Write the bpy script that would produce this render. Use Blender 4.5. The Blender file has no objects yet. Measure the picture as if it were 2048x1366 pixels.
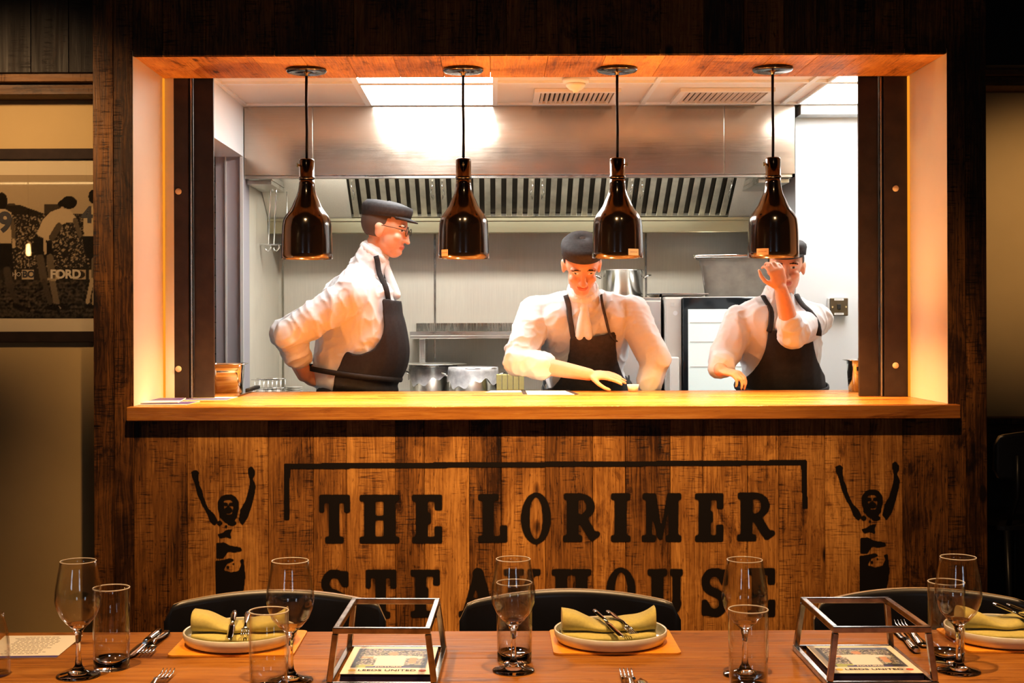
import bpy, bmesh, math, random
import numpy as np
from mathutils import Vector, Matrix
PI = math.pi
random.seed(7)
S = bpy.context.scene
C = S.collection

# ------------------------------------------------------------------ camera model (2048 x 1366 frame)
F, CX, CY, ZC, ROLL = 2700.0, 987.0, 640.0, 1.31, math.radians(0.18)
CR, SR = math.cos(ROLL), math.sin(ROLL)
def P(px, py, Y):
    u, v = px - CX, py - CY
    x, z = u * CR - v * SR, -(v * CR + u * SR)
    return Vector((x * Y / F, Y, ZC + z * Y / F))
def on_z(px, py, Z):
    u, v = px - CX, py - CY
    z = -(v * CR + u * SR)
    return P(px, py, (Z - ZC) * F / z)
def X(px, Y, py=640): return P(px, py, Y).x
def Z(py, Y, px=987): return P(px, py, Y).z

# ------------------------------------------------------------------ object helpers
def tag(o, label=None, cat=None, group=None, kind=None):
    if label: o['label'] = label
    if cat: o['category'] = cat
    if group: o['group'] = group
    if kind: o['kind'] = kind
    return o
def thing(name, label, cat, loc=(0, 0, 0), rz=0.0, group=None):
    o = bpy.data.objects.new(name, None); C.objects.link(o)
    o.location = loc; o.rotation_euler = (0, 0, rz); o.empty_display_size = 0.05
    return tag(o, label, cat, group)
def link(name, me, mats, parent=None):
    for m in (mats if isinstance(mats, (list, tuple)) else [mats]): me.materials.append(m)
    o = bpy.data.objects.new(name, me); C.objects.link(o)
    if parent is not None: o.parent = parent
    return o
def copy_tree(o, parent=None):
    c = o.copy(); C.objects.link(c); c.parent = parent
    for ch in list(o.children): copy_tree(ch, c)
    return c

class MB:
    def __init__(s): s.bm = bmesh.new()
    def _face(s, vs, smooth=False, mi=0):
        try:
            f = s.bm.faces.new(vs); f.smooth = smooth; f.material_index = mi
            return f
        except ValueError: return None
    def box(s, lo, hi, M=None, bevel=0.0, mi=0, seg=2):
        lo, hi = Vector(lo), Vector(hi)
        r = bmesh.ops.create_cube(s.bm, size=1.0)
        vs = r['verts']
        d = hi - lo; c = (hi + lo) / 2
        for v in vs: v.co = Vector((v.co.x * d.x, v.co.y * d.y, v.co.z * d.z)) + c
        fs = {f for v in vs for f in v.link_faces}
        for f in fs: f.material_index = mi
        if bevel > 0:
            es = list({e for v in vs for e in v.link_edges})
            q = bmesh.ops.bevel(s.bm, geom=es, offset=bevel, segments=seg, affect='EDGES', profile=0.5)
            vs = list({v for v in vs if v.is_valid} | set(q['verts']))
            fs = {f for v in vs for f in v.link_faces}
            for f in fs: f.material_index = mi
        if M is not None:
            for v in vs: v.co = M @ v.co
        return vs
    def tube(s, pts, r, n=10, closed=False, caps=True, mi=0, smooth=True, flat=None):
        pts = [Vector(p) for p in pts]; N = len(pts)
        rs = r if isinstance(r, (list, tuple)) else [r] * N
        rings = []; prev = None
        for i, p in enumerate(pts):
            a = pts[(i - 1) % N] if (closed or i > 0) else pts[i]
            b = pts[(i + 1) % N] if (closed or i < N - 1) else pts[i]
            t = (b - a).normalized()
            if prev is None:
                up = Vector((0, 0, 1)) if abs(t.z) < 0.9 else Vector((0, 1, 0))
                nrm = t.cross(up).normalized()
            else:
                nrm = (prev - t * prev.dot(t)).normalized()
            prev = nrm; bn = t.cross(nrm)
            ka, kb = flat if flat else (1, 1)
            rings.append([s.bm.verts.new(p + (nrm * math.cos(2 * PI * k / n) * ka + bn * math.sin(2 * PI * k / n) * kb) * rs[i]) for k in range(n)])
        for i in range(N if closed else N - 1):
            A, B = rings[i], rings[(i + 1) % N]
            for k in range(n): s._face([A[k], A[(k + 1) % n], B[(k + 1) % n], B[k]], smooth, mi)
        if caps and not closed:
            s._face(rings[0][::-1], False, mi); s._face(rings[-1], False, mi)
        return rings
    def bar(s, a, b, w, h=None, mi=0, up=(0, 0, 1), bevel=0.0):
        a, b = Vector(a), Vector(b); d = b - a; L = d.length; h = h or w
        zx = d.normalized(); u = Vector(up)
        if abs(zx.dot(u)) > 0.95: u = Vector((0, 1, 0))
        y = u.cross(zx).normalized(); z = zx.cross(y)
        M = Matrix(((zx.x, y.x, z.x, a.x), (zx.y, y.y, z.y, a.y), (zx.z, y.z, z.z, a.z), (0, 0, 0, 1)))
        return s.box((0, -w / 2, -h / 2), (L, w / 2, h / 2), M, bevel, mi)
    def lathe(s, prof, n=40, c=(0, 0, 0), mi=0, smooth=True, closed=False, sharp=()):
        c = Vector(c); rings = []
        for r, z in prof:
            if r < 1e-6: rings.append([s.bm.verts.new(c + Vector((0, 0, z)))])
            else: rings.append([s.bm.verts.new(c + Vector((r * math.cos(2 * PI * k / n), r * math.sin(2 * PI * k / n), z))) for k in range(n)])
        R = len(rings)
        for i in range(R if closed else R - 1):
            A, B = rings[i], rings[(i + 1) % R]
            sm = smooth and i not in sharp
            for k in range(n):
                k2 = (k + 1) % n
                if len(A) == 1 and len(B) == 1: continue
                if len(A) == 1: s._face([A[0], B[k2], B[k]], sm, mi)
                elif len(B) == 1: s._face([A[k], A[k2], B[0]], sm, mi)
                else: s._face([A[k], A[k2], B[k2], B[k]], sm, mi)
        return rings
    def prism(s, poly, M, depth, mi=0):
        bot = [s.bm.verts.new(M @ Vector((x, y, 0))) for x, y in poly]
        top = [s.bm.verts.new(M @ Vector((x, y, depth))) for x, y in poly]
        n = len(poly)
        s._face(bot[::-1], False, mi); s._face(top, False, mi)
        for k in range(n): s._face([bot[k], bot[(k + 1) % n], top[(k + 1) % n], top[k]], False, mi)
    def grid(s, pts, smooth=True, mi=0, wrap=False):
        R = [[s.bm.verts.new(p) for p in row] for row in pts]
        for i in range(len(R) - 1):
            n = len(R[i])
            for k in range(n if wrap else n - 1):
                s._face([R[i][k], R[i][(k + 1) % n], R[i + 1][(k + 1) % n], R[i + 1][k]], smooth, mi)
        return R
    def sphere(s, c, r, sub=2, M=None):
        q = bmesh.ops.create_icosphere(s.bm, subdivisions=sub, radius=1.0)
        c = Vector(c); rr = r if isinstance(r, (tuple, list)) else (r, r, r)
        for v in q['verts']:
            w = Vector((v.co.x * rr[0], v.co.y * rr[1], v.co.z * rr[2]))
            if M is not None: w = M @ w
            v.co = c + w
        for v in q['verts']:
            for f in v.link_faces: f.smooth = True
    def build(s, name, mats, parent=None, fix=True):
        if fix: bmesh.ops.recalc_face_normals(s.bm, faces=s.bm.faces[:])
        me = bpy.data.meshes.new(name); s.bm.to_mesh(me); s.bm.free()
        return link(name, me, mats, parent)

def rrect(x0, y0, x1, y1, r, n=6):
    out = []
    for cx, cy, a in ((x1 - r, y1 - r, 0), (x0 + r, y1 - r, 90), (x0 + r, y0 + r, 180), (x1 - r, y0 + r, 270)):
        for k in range(n + 1):
            t = math.radians(a + 90 * k / n); out.append((cx + r * math.cos(t), cy + r * math.sin(t)))
    return out
I4 = Matrix.Identity(4)
def XZ(y=0): return Matrix(((1, 0, 0, 0), (0, 0, -1, y), (0, 1, 0, 0), (0, 0, 0, 1)))   # (x,y)->(X,Z), depth towards -Y

def text_mesh(body, size, font_space=1.0, extrude=0.0, offset=0.0):
    cu = bpy.data.curves.new('lettering', 'FONT'); cu.body = body; cu.size = size
    cu.align_x = 'CENTER'; cu.align_y = 'CENTER'; cu.space_character = font_space; cu.extrude = extrude; cu.offset = offset
    cu.resolution_u = 4
    o = bpy.data.objects.new('lettering', cu); C.objects.link(o)
    dg = bpy.context.evaluated_depsgraph_get()
    me = bpy.data.meshes.new_from_object(o.evaluated_get(dg))
    C.objects.unlink(o); bpy.data.objects.remove(o)
    return me

# ------------------------------------------------------------------ materials
class NT:
    def __init__(s, name):
        s.m = bpy.data.materials.new(name); s.m.use_nodes = True
        s.t = s.m.node_tree; s.t.nodes.clear()
        s.out = s.n('ShaderNodeOutputMaterial')
    def n(s, typ, **kw):
        x = s.t.nodes.new(typ)
        for k, v in kw.items(): setattr(x, k, v)
        return x
    def set(s, sock, v):
        if hasattr(v, 'is_linked') or isinstance(v, bpy.types.NodeSocket): s.t.links.new(v, sock)
        elif v is not None:
            if isinstance(v, (tuple, list)) and sock.type == 'RGBA' and len(v) == 3: v = (*v, 1)
            sock.default_value = v
    def bsdf(s, color=(.8, .8, .8), rough=.5, metal=0., **kw):
        b = s.n('ShaderNodeBsdfPrincipled')
        s.set(b.inputs['Base Color'], color); s.set(b.inputs['Roughness'], rough); s.set(b.inputs['Metallic'], metal)
        for k, v in kw.items(): s.set(b.inputs[k], v)
        s.t.links.new(b.outputs[0], s.out.inputs[0]); return b
    def math(s, op, a, b=None, clamp=False):
        x = s.n('ShaderNodeMath', operation=op); x.use_clamp = clamp
        s.set(x.inputs[0], a)
        if b is not None: s.set(x.inputs[1], b)
        return x.outputs[0]
    def pos(s, scale=(1, 1, 1), off=None, obj=False):
        g = s.n('ShaderNodeTexCoord').outputs['Object'] if obj else s.n('ShaderNodeNewGeometry').outputs['Position']
        m = s.n('ShaderNodeVectorMath', operation='MULTIPLY'); s.set(m.inputs[0], g); m.inputs[1].default_value = scale
        r = m.outputs[0]
        if off is not None:
            a = s.n('ShaderNodeVectorMath', operation='ADD'); s.set(a.inputs[0], r); s.set(a.inputs[1], off); r = a.outputs[0]
        return r
    def noise(s, vec, scale=1., detail=4., rough=.55, dist=0.):
        x = s.n('ShaderNodeTexNoise'); s.set(x.inputs['Vector'], vec)
        x.inputs['Scale'].default_value = scale; x.inputs['Detail'].default_value = detail
        x.inputs['Roughness'].default_value = rough; x.inputs['Distortion'].default_value = dist
        return x.outputs[0]
    def ramp(s, fac, stops, interp='LINEAR'):
        x = s.n('ShaderNodeValToRGB'); s.set(x.inputs[0], fac); cr = x.color_ramp; cr.interpolation = interp
        while len(cr.elements) < len(stops): cr.elements.new(.5)
        for e, (p, c) in zip(cr.elements, stops):
            e.position = p; e.color = (*c, 1) if isinstance(c, (tuple, list)) else (c, c, c, 1)
        return x.outputs[0]
    def maprange(s, v, a, b, c=0., d=1.):
        x = s.n('ShaderNodeMapRange'); s.set(x.inputs[0], v)
        for i, q in enumerate((a, b, c, d)): x.inputs[i + 1].default_value = q
        return x.outputs[0]
    def mix(s, fac, a, b, mode='MIX'):
        x = s.n('ShaderNodeMix', data_type='RGBA', blend_type=mode); s.set(x.inputs[0], fac); s.set(x.inputs[6], a); s.set(x.inputs[7], b)
        return x.outputs[2]
    def bump(s, h, strength=.3, dist=.002):
        x = s.n('ShaderNodeBump'); x.inputs['Strength'].default_value = strength; x.inputs['Distance'].default_value = dist
        s.set(x.inputs['Height'], h); return x.outputs[0]
    def attr(s, name, out='Fac'):
        x = s.n('ShaderNodeAttribute'); x.attribute_name = name; return x.outputs[out]
    def combine(s, x, y, z):
        c = s.n('ShaderNodeCombineXYZ')
        for i, v in enumerate((x, y, z)): s.set(c.inputs[i], v)
        return c.outputs[0]

def plain(name, color, rough=.5, metal=0., noise=0.0, nscale=30, bump=0.0, **kw):
    t = NT(name); col = color; k = dict(kw)
    if noise or bump:
        nz = t.noise(t.pos(obj=True), nscale, 4)
        if noise: col = t.mix(t.maprange(nz, .3, .7), tuple(c * (1 - noise) for c in color), tuple(min(1, c * (1 + noise)) for c in color))
        if bump: k['Normal'] = t.bump(nz, bump)
    t.bsdf(col, rough, metal, **k); return t.m
def emit(name, color, strength):
    t = NT(name); e = t.n('ShaderNodeEmission'); t.set(e.inputs[0], color); e.inputs[1].default_value = strength
    t.t.links.new(e.outputs[0], t.out.inputs[0]); return t.m

def wood_planks(name, axis, dark, mid, light, rough=.55, sawn=1.0, knots=1.0, spec=.4, fine=1.0):
    """planks carry point attributes tint and seed; grain runs along axis"""
    t = NT(name)
    seed = t.attr('seed'); tint = t.attr('tint')
    so = t.combine(t.math('MULTIPLY', seed, 13.7), t.math('MULTIPLY', seed, 5.3), t.math('MULTIPLY', seed, 9.1))
    def sc(a, b):
        v = [a, a, a]; v[axis] = b; return tuple(v)
    grain = t.noise(t.pos(sc(70 * fine, 2.2), so), 1, 7, .65, .3)
    fineg = t.noise(t.pos(sc(240 * fine, 6), so), 1, 3, .6)
    broad = t.noise(t.pos(sc(7, 1.1), so), 1, 5, .6, .6)
    blot = t.noise(t.pos(sc(9, 4), so), 1, 6, .7, .4)
    # growth rings
    wv = t.n('ShaderNodeTexWave', wave_type='BANDS', bands_direction='X' if axis != 0 else 'Y')
    t.set(wv.inputs['Vector'], t.pos(sc(1, .13), so)); wv.inputs['Scale'].default_value = 22 * fine
    wv.inputs['Distortion'].default_value = 14; wv.inputs['Detail'].default_value = 3.5; wv.inputs['Detail Scale'].default_value = 1.6
    patch = t.noise(t.pos(sc(2.6, 1.7), so), 1, 6, .72, .8)
    v = t.math('ADD', t.math('MULTIPLY', broad, .55), t.math('MULTIPLY', grain, .45))
    v = t.math('ADD', v, t.math('MULTIPLY', t.math('SUBTRACT', wv.outputs[1], .5), .10))
    v = t.math('ADD', v, t.math('MULTIPLY', t.math('SUBTRACT', fineg, .5), .40))
    v = t.math('ADD', v, t.math('MULTIPLY', t.math('SUBTRACT', patch, .5), .9 * knots))
    v = t.math('ADD', v, t.math('MULTIPLY', t.math('SUBTRACT', tint, .5), 1.15))
    h = v
    if sawn:
        saw = t.noise(t.pos(sc(14, 170), so), 1, 3, .6, .3)
        sm = t.noise(t.pos(sc(16, 3.2), so), 1, 3)
        sv = t.math('MULTIPLY', t.maprange(saw, .53, .66), t.maprange(sm, .48, .6))
        v = t.math('SUBTRACT', v, t.math('MULTIPLY', sv, .26 * sawn))
        h = t.math('SUBTRACT', h, t.math('MULTIPLY', sv, .6))
        fl = t.noise(t.pos(sc(160, 34), so), 1, 2, .5)
        v = t.math('SUBTRACT', v, t.math('MULTIPLY', t.maprange(fl, .64, .74), .22 * sawn))
    v = t.math('SUBTRACT', v, t.math('MULTIPLY', t.maprange(blot, .58, .76), .45))
    if knots:
        vo = t.n('ShaderNodeTexVoronoi'); t.set(vo.inputs['Vector'], t.pos(sc(10, 4.6), so)); vo.inputs['Scale'].default_value = 1
        dz = t.math('ADD', vo.outputs['Distance'], t.math('MULTIPLY', t.math('SUBTRACT', broad, .5), .14))
        sepc = t.n('ShaderNodeSeparateColor'); t.set(sepc.inputs[0], vo.outputs['Color'])
        keep = t.maprange(sepc.outputs[0], .68, .72)
        k = t.math('MULTIPLY', t.maprange(dz, .17, .05), keep)
        v = t.math('SUBTRACT', v, t.math('MULTIPLY', k, .5 * knots))
    col = t.ramp(v, [(.0, tuple(c * .2 for c in dark)), (.22, dark), (.5, mid), (.78, light), (1., tuple(min(1, c * 1.25) for c in light))])
    rg = t.maprange(grain, .3, .7, rough - .1, rough + .12)
    t.bsdf(col, rg, 0, Normal=t.bump(h, .35, .003), **{'Specular IOR Level': spec})
    return t.m

def steel(name, color=(.62, .61, .58), rough=.3, axis=0, streak=.12, grime=0.0, metal=1.0):
    t = NT(name)
    s = [60, 60, 60]; s[axis] = 1.5
    nz = t.noise(t.pos(tuple(s)), 3, 5, .7)
    blot = t.noise(t.pos((3, 3, 3)), 1, 4, .6)
    r = t.math('ADD', t.maprange(nz, .3, .7, rough - streak / 2, rough + streak / 2), t.maprange(blot, .3, .7, -.05, .07))
    col = t.mix(t.maprange(nz, .35, .65), tuple(c * .92 for c in color), color)
    if grime: col = t.mix(t.math('MULTIPLY', t.maprange(blot, .5, .7), grime), col, tuple(c * .5 for c in color))
    t.bsdf(col, r, metal, Normal=t.bump(nz, .04, .001)); return t.m

M = {}
M['wall_wood'] = wood_planks('reclaimed_wall_wood', 2, (.07, .027, .006), (.29, .125, .028), (.60, .30, .08), .5)
M['dark_wood'] = wood_planks('dark_wall_wood', 2, (.03, .013, .006), (.085, .038, .015), (.17, .08, .03), .55)
M['soffit_wood'] = wood_planks('soffit_wood', 1, (.20, .08, .02), (.50, .23, .06), (.68, .36, .11), .55)
M['counter_wood'] = wood_planks('oak_counter', 0, (.26, .09, .016), (.46, .19, .038), (.60, .31, .075), .27, sawn=0, knots=.3, spec=.5)
M['table_wood'] = wood_planks('table_wood', 0, (.14, .05, .010), (.35, .145, .030), (.50, .235, .058), .46, sawn=0, knots=.5, spec=.16)
M['beam_wood'] = wood_planks('beam_wood', 0, (.05, .022, .008), (.13, .06, .02), (.24, .12, .045), .55)
M['floor_wood'] = wood_planks('floor_wood', 0, (.03, .015, .008), (.08, .04, .02), (.13, .07, .03), .5)
M['jamb'] = plain('jamb_paint', (.70, .60, .48), .5, noise=.03, nscale=4)
M['cream'] = plain('cream_plaster', (.58, .42, .20), .7, noise=.05, nscale=3, bump=.03)
M['white'] = plain('white_paint', (.82, .83, .84), .6)
M['whitewall'] = plain('hygienic_wall_white', (.60, .63, .66), .45)
M['ceiltile'] = plain('ceiling_tile_white', (.80, .75, .70), .8)
M['greyframe'] = plain('door_frame_grey', (.42, .41, .45), .5)
M['blacksteel'] = plain('painted_column_brown_black', (.036, .025, .020), .42, 0, noise=.25, nscale=18)
M['steel'] = steel('brushed_steel', (.66, .65, .61), .30)
M['steel_face'] = steel('hood_front_steel', (.53, .46, .39), .16, axis=0, streak=.05, metal=.8)
M['steel_wall'] = steel('splashback_steel', (.84, .80, .69), .42, axis=2, grime=.12, metal=.38)
M['steel_dark'] = steel('filter_steel', (.46, .44, .38), .25, axis=2)
M['baffle'] = plain('filter_baffle_steel', (.60, .57, .48), .38, .85, noise=.25, nscale=8)
M['chrome'] = plain('polished_steel', (.72, .71, .69), .12, 1)
M['pot'] = plain('pot_steel', (.70, .69, .66), .2, 1, noise=.05, nscale=12)
M['film'] = plain('cling_film', (.88, .88, .92), .2, 0, noise=.2, nscale=40, bump=.7, Alpha=.75)
M['lampshade'] = plain('black_bronze_enamel', (.018, .011, .008), .16, 0, **{'Coat Weight': .6, 'Coat Roughness': .08, 'Specular IOR Level': .7})
M['cord'] = plain('black_cord', (.015, .014, .013), .6)
M['brass'] = plain('brass_screw', (.75, .52, .2), .3, 1)
M['sticker'] = plain('orange_sticker', (.95, .55, .30), .5)
M['stickerw'] = plain('pale_sticker', (.9, .72, .55), .5)
M['ink'] = plain('ink_black', (.02, .015, .015), .6)
M['inkred'] = plain('ink_dark_red', (.25, .03, .02), .6)
M['bulb'] = emit('heat_bulb_glow', (1, .62, .25), 40)
M['panel'] = emit('led_panel', (1., .98, .94), 17)
M['black'] = plain('matte_black', (.010, .010, .012), .4)
M['chairply'] = plain('black_stained_plywood', (.014, .014, .018), .33, noise=.2, nscale=9)
M['plyedge'] = plain('pale_plywood_edge', (.42, .30, .17), .5)
M['plate'] = plain('stoneware_glaze', (.74, .70, .62), .22, noise=.04, nscale=60)
M['platein'] = plain('grey_green_glaze', (.46, .47, .41), .2, noise=.06, nscale=50)
M['napkin'] = plain('olive_napkin_cloth', (.62, .53, .18), .85, noise=.07, nscale=200, bump=.1, **{'Sheen Weight': .25})
M['mat'] = plain('orange_leather', (.85, .37, .035), .5, noise=.12, nscale=60, bump=.12)
M['paper'] = plain('paper_white', (.82, .78, .70), .6)
M['papergrey'] = plain('printed_grey', (.35, .31, .28), .6)
M['purple'] = plain('printed_purple', (.09, .07, .25), .45)
M['navy'] = plain('printed_navy', (.03, .03, .09), .4)
M['skin'] = plain('skin', (.80, .46, .32), .5, noise=.06, nscale=25, **{'Subsurface Weight': .12, 'Subsurface Radius': (.02, .008, .004)})
M['skinlip'] = plain('lip_skin', (.55, .20, .15), .45)
M['eyewhite'] = plain('eye_white', (.8, .78, .75), .2)
M['darkhair'] = plain('dark_hair', (.03, .022, .018), .6, noise=.4, nscale=90)
t = NT('white_chef_shirt'); fz = t.noise(t.pos((6.5, 6.5, 4), obj=True), 1, 1.5, .4, .9); fz2 = t.noise(t.pos((20, 20, 9), obj=True), 1, 1, .4, .4)
hh_ = t.math('ADD', fz, t.math('MULTIPLY', fz2, .25)); t.bsdf((.76, .79, .82), .85, 0, Normal=t.bump(hh_, .25, .03)); M['shirt'] = t.m
M['kerchief'] = plain('white_kerchief', (.86, .90, .93), .8, noise=.05, nscale=30, bump=.3)
M['apron'] = plain('black_apron_cloth', (.022, .020, .022), .75, noise=.2, nscale=60)
M['apron_grey'] = plain('charcoal_apron_cloth', (.055, .052, .052), .8, noise=.2, nscale=60)
M['cap'] = plain('black_cap_cloth', (.03, .03, .033), .8, noise=.3, nscale=80)
M['trousers'] = plain('dark_trouser_cloth', (.035, .035, .04), .85)
M['shoe'] = plain('black_shoe_leather', (.015, .015, .015), .4)
M['yellowbox'] = plain('pale_yellow_card', (.62, .53, .22), .6, noise=.1, nscale=40)
M['ovenblack'] = plain('oven_black_glass', (.02, .025, .03), .06)
M['ovenwin'] = plain('oven_window_glow', (.62, .70, .68), .12, 0, **{'Emission Color': (.85, .95, .92, 1), 'Emission Strength': .35})
M['polycarb'] = plain('smoky_polycarbonate', (.50, .47, .42), .15, 0, noise=.15, nscale=14, Alpha=.8)
M['switchplate'] = plain('switch_plate_bronze', (.13, .105, .075), .35, .6)
M['lightgrey'] = plain('light_grey_plastic', (.6, .6, .58), .5)
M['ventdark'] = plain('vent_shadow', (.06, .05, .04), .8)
M['knifehandle'] = plain('black_handle', (.02, .02, .02), .45)
M['mount'] = plain('picture_mount_card', (.70, .58, .38), .7)
M['frame'] = plain('dark_picture_frame', (.035, .02, .014), .6, **{'Specular IOR Level': .2}, noise=.3, nscale=15)
M['white_letter'] = plain('faded_white_print', (.55, .46, .33), .6)
M['window'] = emit('daylight_window', (.6, .78, 1.0), 5)
M['pendantbulb'] = emit('filament_glow', (1, .6, .22), 40)
M['edgestrip'] = emit('orange_led_strip', (1, .34, .03), .9)
M['strip'] = emit('warm_led_strip', (1, .68, .32), 9)
def glass(name, color=(1, 1, 1), rough=0.0, ior=1.45):
    t = NT(name); t.bsdf(color, rough, 0, IOR=ior, **{'Transmission Weight': 1.0}); return t.m
M['glass'] = glass('clear_glass')
t = NT('picture_glass'); tb = t.n('ShaderNodeBsdfTransparent'); gb = t.n('ShaderNodeBsdfGlossy'); gb.inputs['Roughness'].default_value = .02
mx = t.n('ShaderNodeMixShader'); lw = t.n('ShaderNodeLayerWeight'); lw.inputs[0].default_value = .5
t.set(mx.inputs[0], t.math('ADD', t.math('MULTIPLY', t.math('POWER', lw.outputs['Facing'], 5.0), .9), .04)); t.t.links.new(tb.outputs[0], mx.inputs[1]); t.t.links.new(gb.outputs[0], mx.inputs[2]); t.t.links.new(mx.outputs[0], t.out.inputs[0])
M['picglass'] = t.m
def thin_glass(name):
    t = NT(name); tb = t.n('ShaderNodeBsdfTransparent'); gb = t.n('ShaderNodeBsdfGlossy'); gb.inputs['Roughness'].default_value = .015
    tb.inputs[0].default_value = (.985, .985, .98, 1)
    mx = t.n('ShaderNodeMixShader'); lw = t.n('ShaderNodeLayerWeight'); lw.inputs[0].default_value = .5
    f5 = t.math('ADD', t.math('MULTIPLY', t.math('POWER', lw.outputs['Facing'], 3.2), .9), .06)
    t.set(mx.inputs[0], f5); t.t.links.new(tb.outputs[0], mx.inputs[1]); t.t.links.new(gb.outputs[0], mx.inputs[2]); t.t.links.new(mx.outputs[0], t.out.inputs[0])
    return t.m
M['thinglass'] = thin_glass('thin_clear_glass')
t = NT('glass_rim_highlight'); tb = t.n('ShaderNodeBsdfTransparent'); pb = t.n('ShaderNodeBsdfPrincipled'); pb.inputs['Base Color'].default_value = (.9, .84, .76, 1); pb.inputs['Roughness'].default_value = .12
mx = t.n('ShaderNodeMixShader'); mx.inputs[0].default_value = .62
t.t.links.new(tb.outputs[0], mx.inputs[1]); t.t.links.new(pb.outputs[0], mx.inputs[2]); t.t.links.new(mx.outputs[0], t.out.inputs[0]); M['rim'] = t.m
def rim_highlight_ring(r, z, tr, par):  # pale ring paints the bright highlight along the clear glass rim
    k = MB(); k.tube([(r * math.cos(a), r * math.sin(a), z) for a in np.linspace(0, 2 * PI, 49)[:-1]], tr, 6, closed=True); k.build('rim', M['rim'], par)
# tiles
t = NT('white_brick_tile'); bt = t.n('ShaderNodeTexBrick')
bt.inputs['Color1'].default_value = (.6, .58, .5, 1); bt.inputs['Color2'].default_value = (.52, .5, .43, 1); bt.inputs['Mortar'].default_value = (.2, .19, .17, 1)
bt.inputs['Scale'].default_value = 1; bt.inputs['Brick Width'].default_value = .2; bt.inputs['Row Height'].default_value = .1; bt.inputs['Mortar Size'].default_value = .004
mp = t.n('ShaderNodeMapping'); mp.inputs['Rotation'].default_value = (PI / 2, 0, 0); t.set(mp.inputs[0], t.pos()); t.set(bt.inputs['Vector'], mp.outputs[0])
t.bsdf(bt.outputs[0], .25); M['tile'] = t.m
# colour attribute print (photographs and printed covers)
def printed(name, rough=.5, gain=1.0):
    t = NT(name); a = t.attr('paint', 'Color'); t.bsdf(a, rough); return t.m
M['print'] = printed('printed_picture', .45); M['photo'] = printed('old_photograph_print', .9)
M['photo'].node_tree.nodes['Principled BSDF'].inputs['Specular IOR Level'].default_value = .05
# sprayed stencil paint: coverage attribute broken up by speckle
t = NT('sprayed_black_paint'); cov = t.attr('cover')
nz = t.noise(t.pos((900, 900, 900)), 1, 2); nz2 = t.noise(t.pos((60, 60, 14)), 1, 4, .6)
al = t.math('ADD', cov, t.math('MULTIPLY', t.math('SUBTRACT', nz, .5), .8)); al = t.math('ADD', al, t.math('MULTIPLY', t.math('SUBTRACT', nz2, .5), .45))
al = t.maprange(al, .32, .62); al = t.math('MULTIPLY', al, .95)
b = t.bsdf((.012, .009, .008), .7, 0, **{'Specular IOR Level': .2}); t.set(b.inputs['Alpha'], al); M['spray'] = t.m

def set_attr(o, name, vals, typ='FLOAT', dom='POINT'):
    a = o.data.attributes.new(name, typ, dom)
    if typ == 'FLOAT': a.data.foreach_set('value', np.asarray(vals, dtype=np.float32))
    else: a.data.foreach_set('color', np.asarray(vals, dtype=np.float32).ravel())

class Planks:
    """boxes that carry a tint and a seed per plank, in one mesh"""
    def __init__(s): s.mb = MB(); s.ti = []; s.se = []
    def add(s, lo, hi, tint=None, bevel=.0012, M=None):
        n0 = len(s.mb.bm.verts)
        s.mb.box(lo, hi, M, bevel, seg=1)
        n = len(s.mb.bm.verts) - n0
        s.ti += [random.uniform(.35, .65) if tint is None else tint] * n; s.se += [random.random()] * n
    def build(s, name, mat, parent=None):
        s.mb.bm.verts.ensure_lookup_table()
        o = s.mb.build(name, mat, parent); set_attr(o, 'tint', s.ti); set_attr(o, 'seed', s.se); return o
def struct(o): return tag(o, kind='structure')

# ================================================================== THE SETTING
YW, YB = 4.914, 5.37           # clad partition: dining face, kitchen face
XL, XR = -1.310, 1.6525        # opening
XBL, XBR = X(187, YW), X(1974, YW)
ZCNT, ZTOP, HC = 1.0, 2.275, 3.05
TT = .746                       # table top
KC = 2.40                       # kitchen ceiling
ZK0 = .948
# --- clad partition
bx = [187, 228, 278, 374, 438, 536, 626, 692, 790, 848, 938, 1002, 1090, 1185, 1250, 1340, 1405, 1494, 1557, 1649, 1740, 1805, 1895, 1932, 1974]
tn = [.40, .36, .46, .60, .62, .47, .50, .58, .42, .56, .36, .55, .40, .58, .46, .63, .52, .56, .52, .54, .48, .38, .34, .32]
pl = Planks()
for a, b, ti in zip(bx[:-1], bx[1:], tn):
    x0, x1 = X(a, YW), X(b, YW)
    x1 -= .0012
    if b <= 278 or a >= 1895:       # stiles run full height
        if b == 278: x1 = XL - .0005
        if a == 1895: x0 = XR + .0005
        pl.add((x0, YW, 0), (x1, YW + .02, HC), ti - .06)
    else:
        if a == 278: x0 = XL
        if b == 1895: x1 = XR
        pl.add((x0, YW, 0), (x1, YW + .02, ZK0), ti)
xx = XL
while xx < XR - .01:
    w = random.uniform(.10, .17); x1 = min(XR, xx + w)
    pl.add((xx, YW, ZTOP), (x1 - .0012, YW + .02, HC), random.uniform(.3, .5)); xx = x1
o = struct(pl.build('wall_front', M['wall_wood']))
k = MB()
k.box((XBL, YW + .02, 0), (XL - .02, YB, HC)); k.box((XR + .02, YW + .02, 0), (XBR, YB, HC))
k.box((XL - .02, YW + .02, 0), (XR + .02, YB, ZK0 - .001)); k.box((XL - .02, YW + .02, ZTOP + .02), (XR + .02, YB, HC))
struct(k.build('wall_front_core', M['dark_wood']))
for nm, x0, x1 in (('trim_left', XL - .0199, XL), ('trim_right', XR, XR + .0199)):
    k = MB(); k.box((x0, YW + .0005, ZCNT + .0005), (x1, YB, ZTOP + .0195)); struct(k.build(nm, M['jamb']))
pl = Planks(); xx = XL + .0005
while xx < XR - .01:
    w = random.uniform(.15, .24); x1 = min(XR - .0005, xx + w)
    pl.add((xx, YW + .0005, ZTOP), (x1 - .001, YB, ZTOP + .019), random.uniform(.4, .62)); xx = x1
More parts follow.
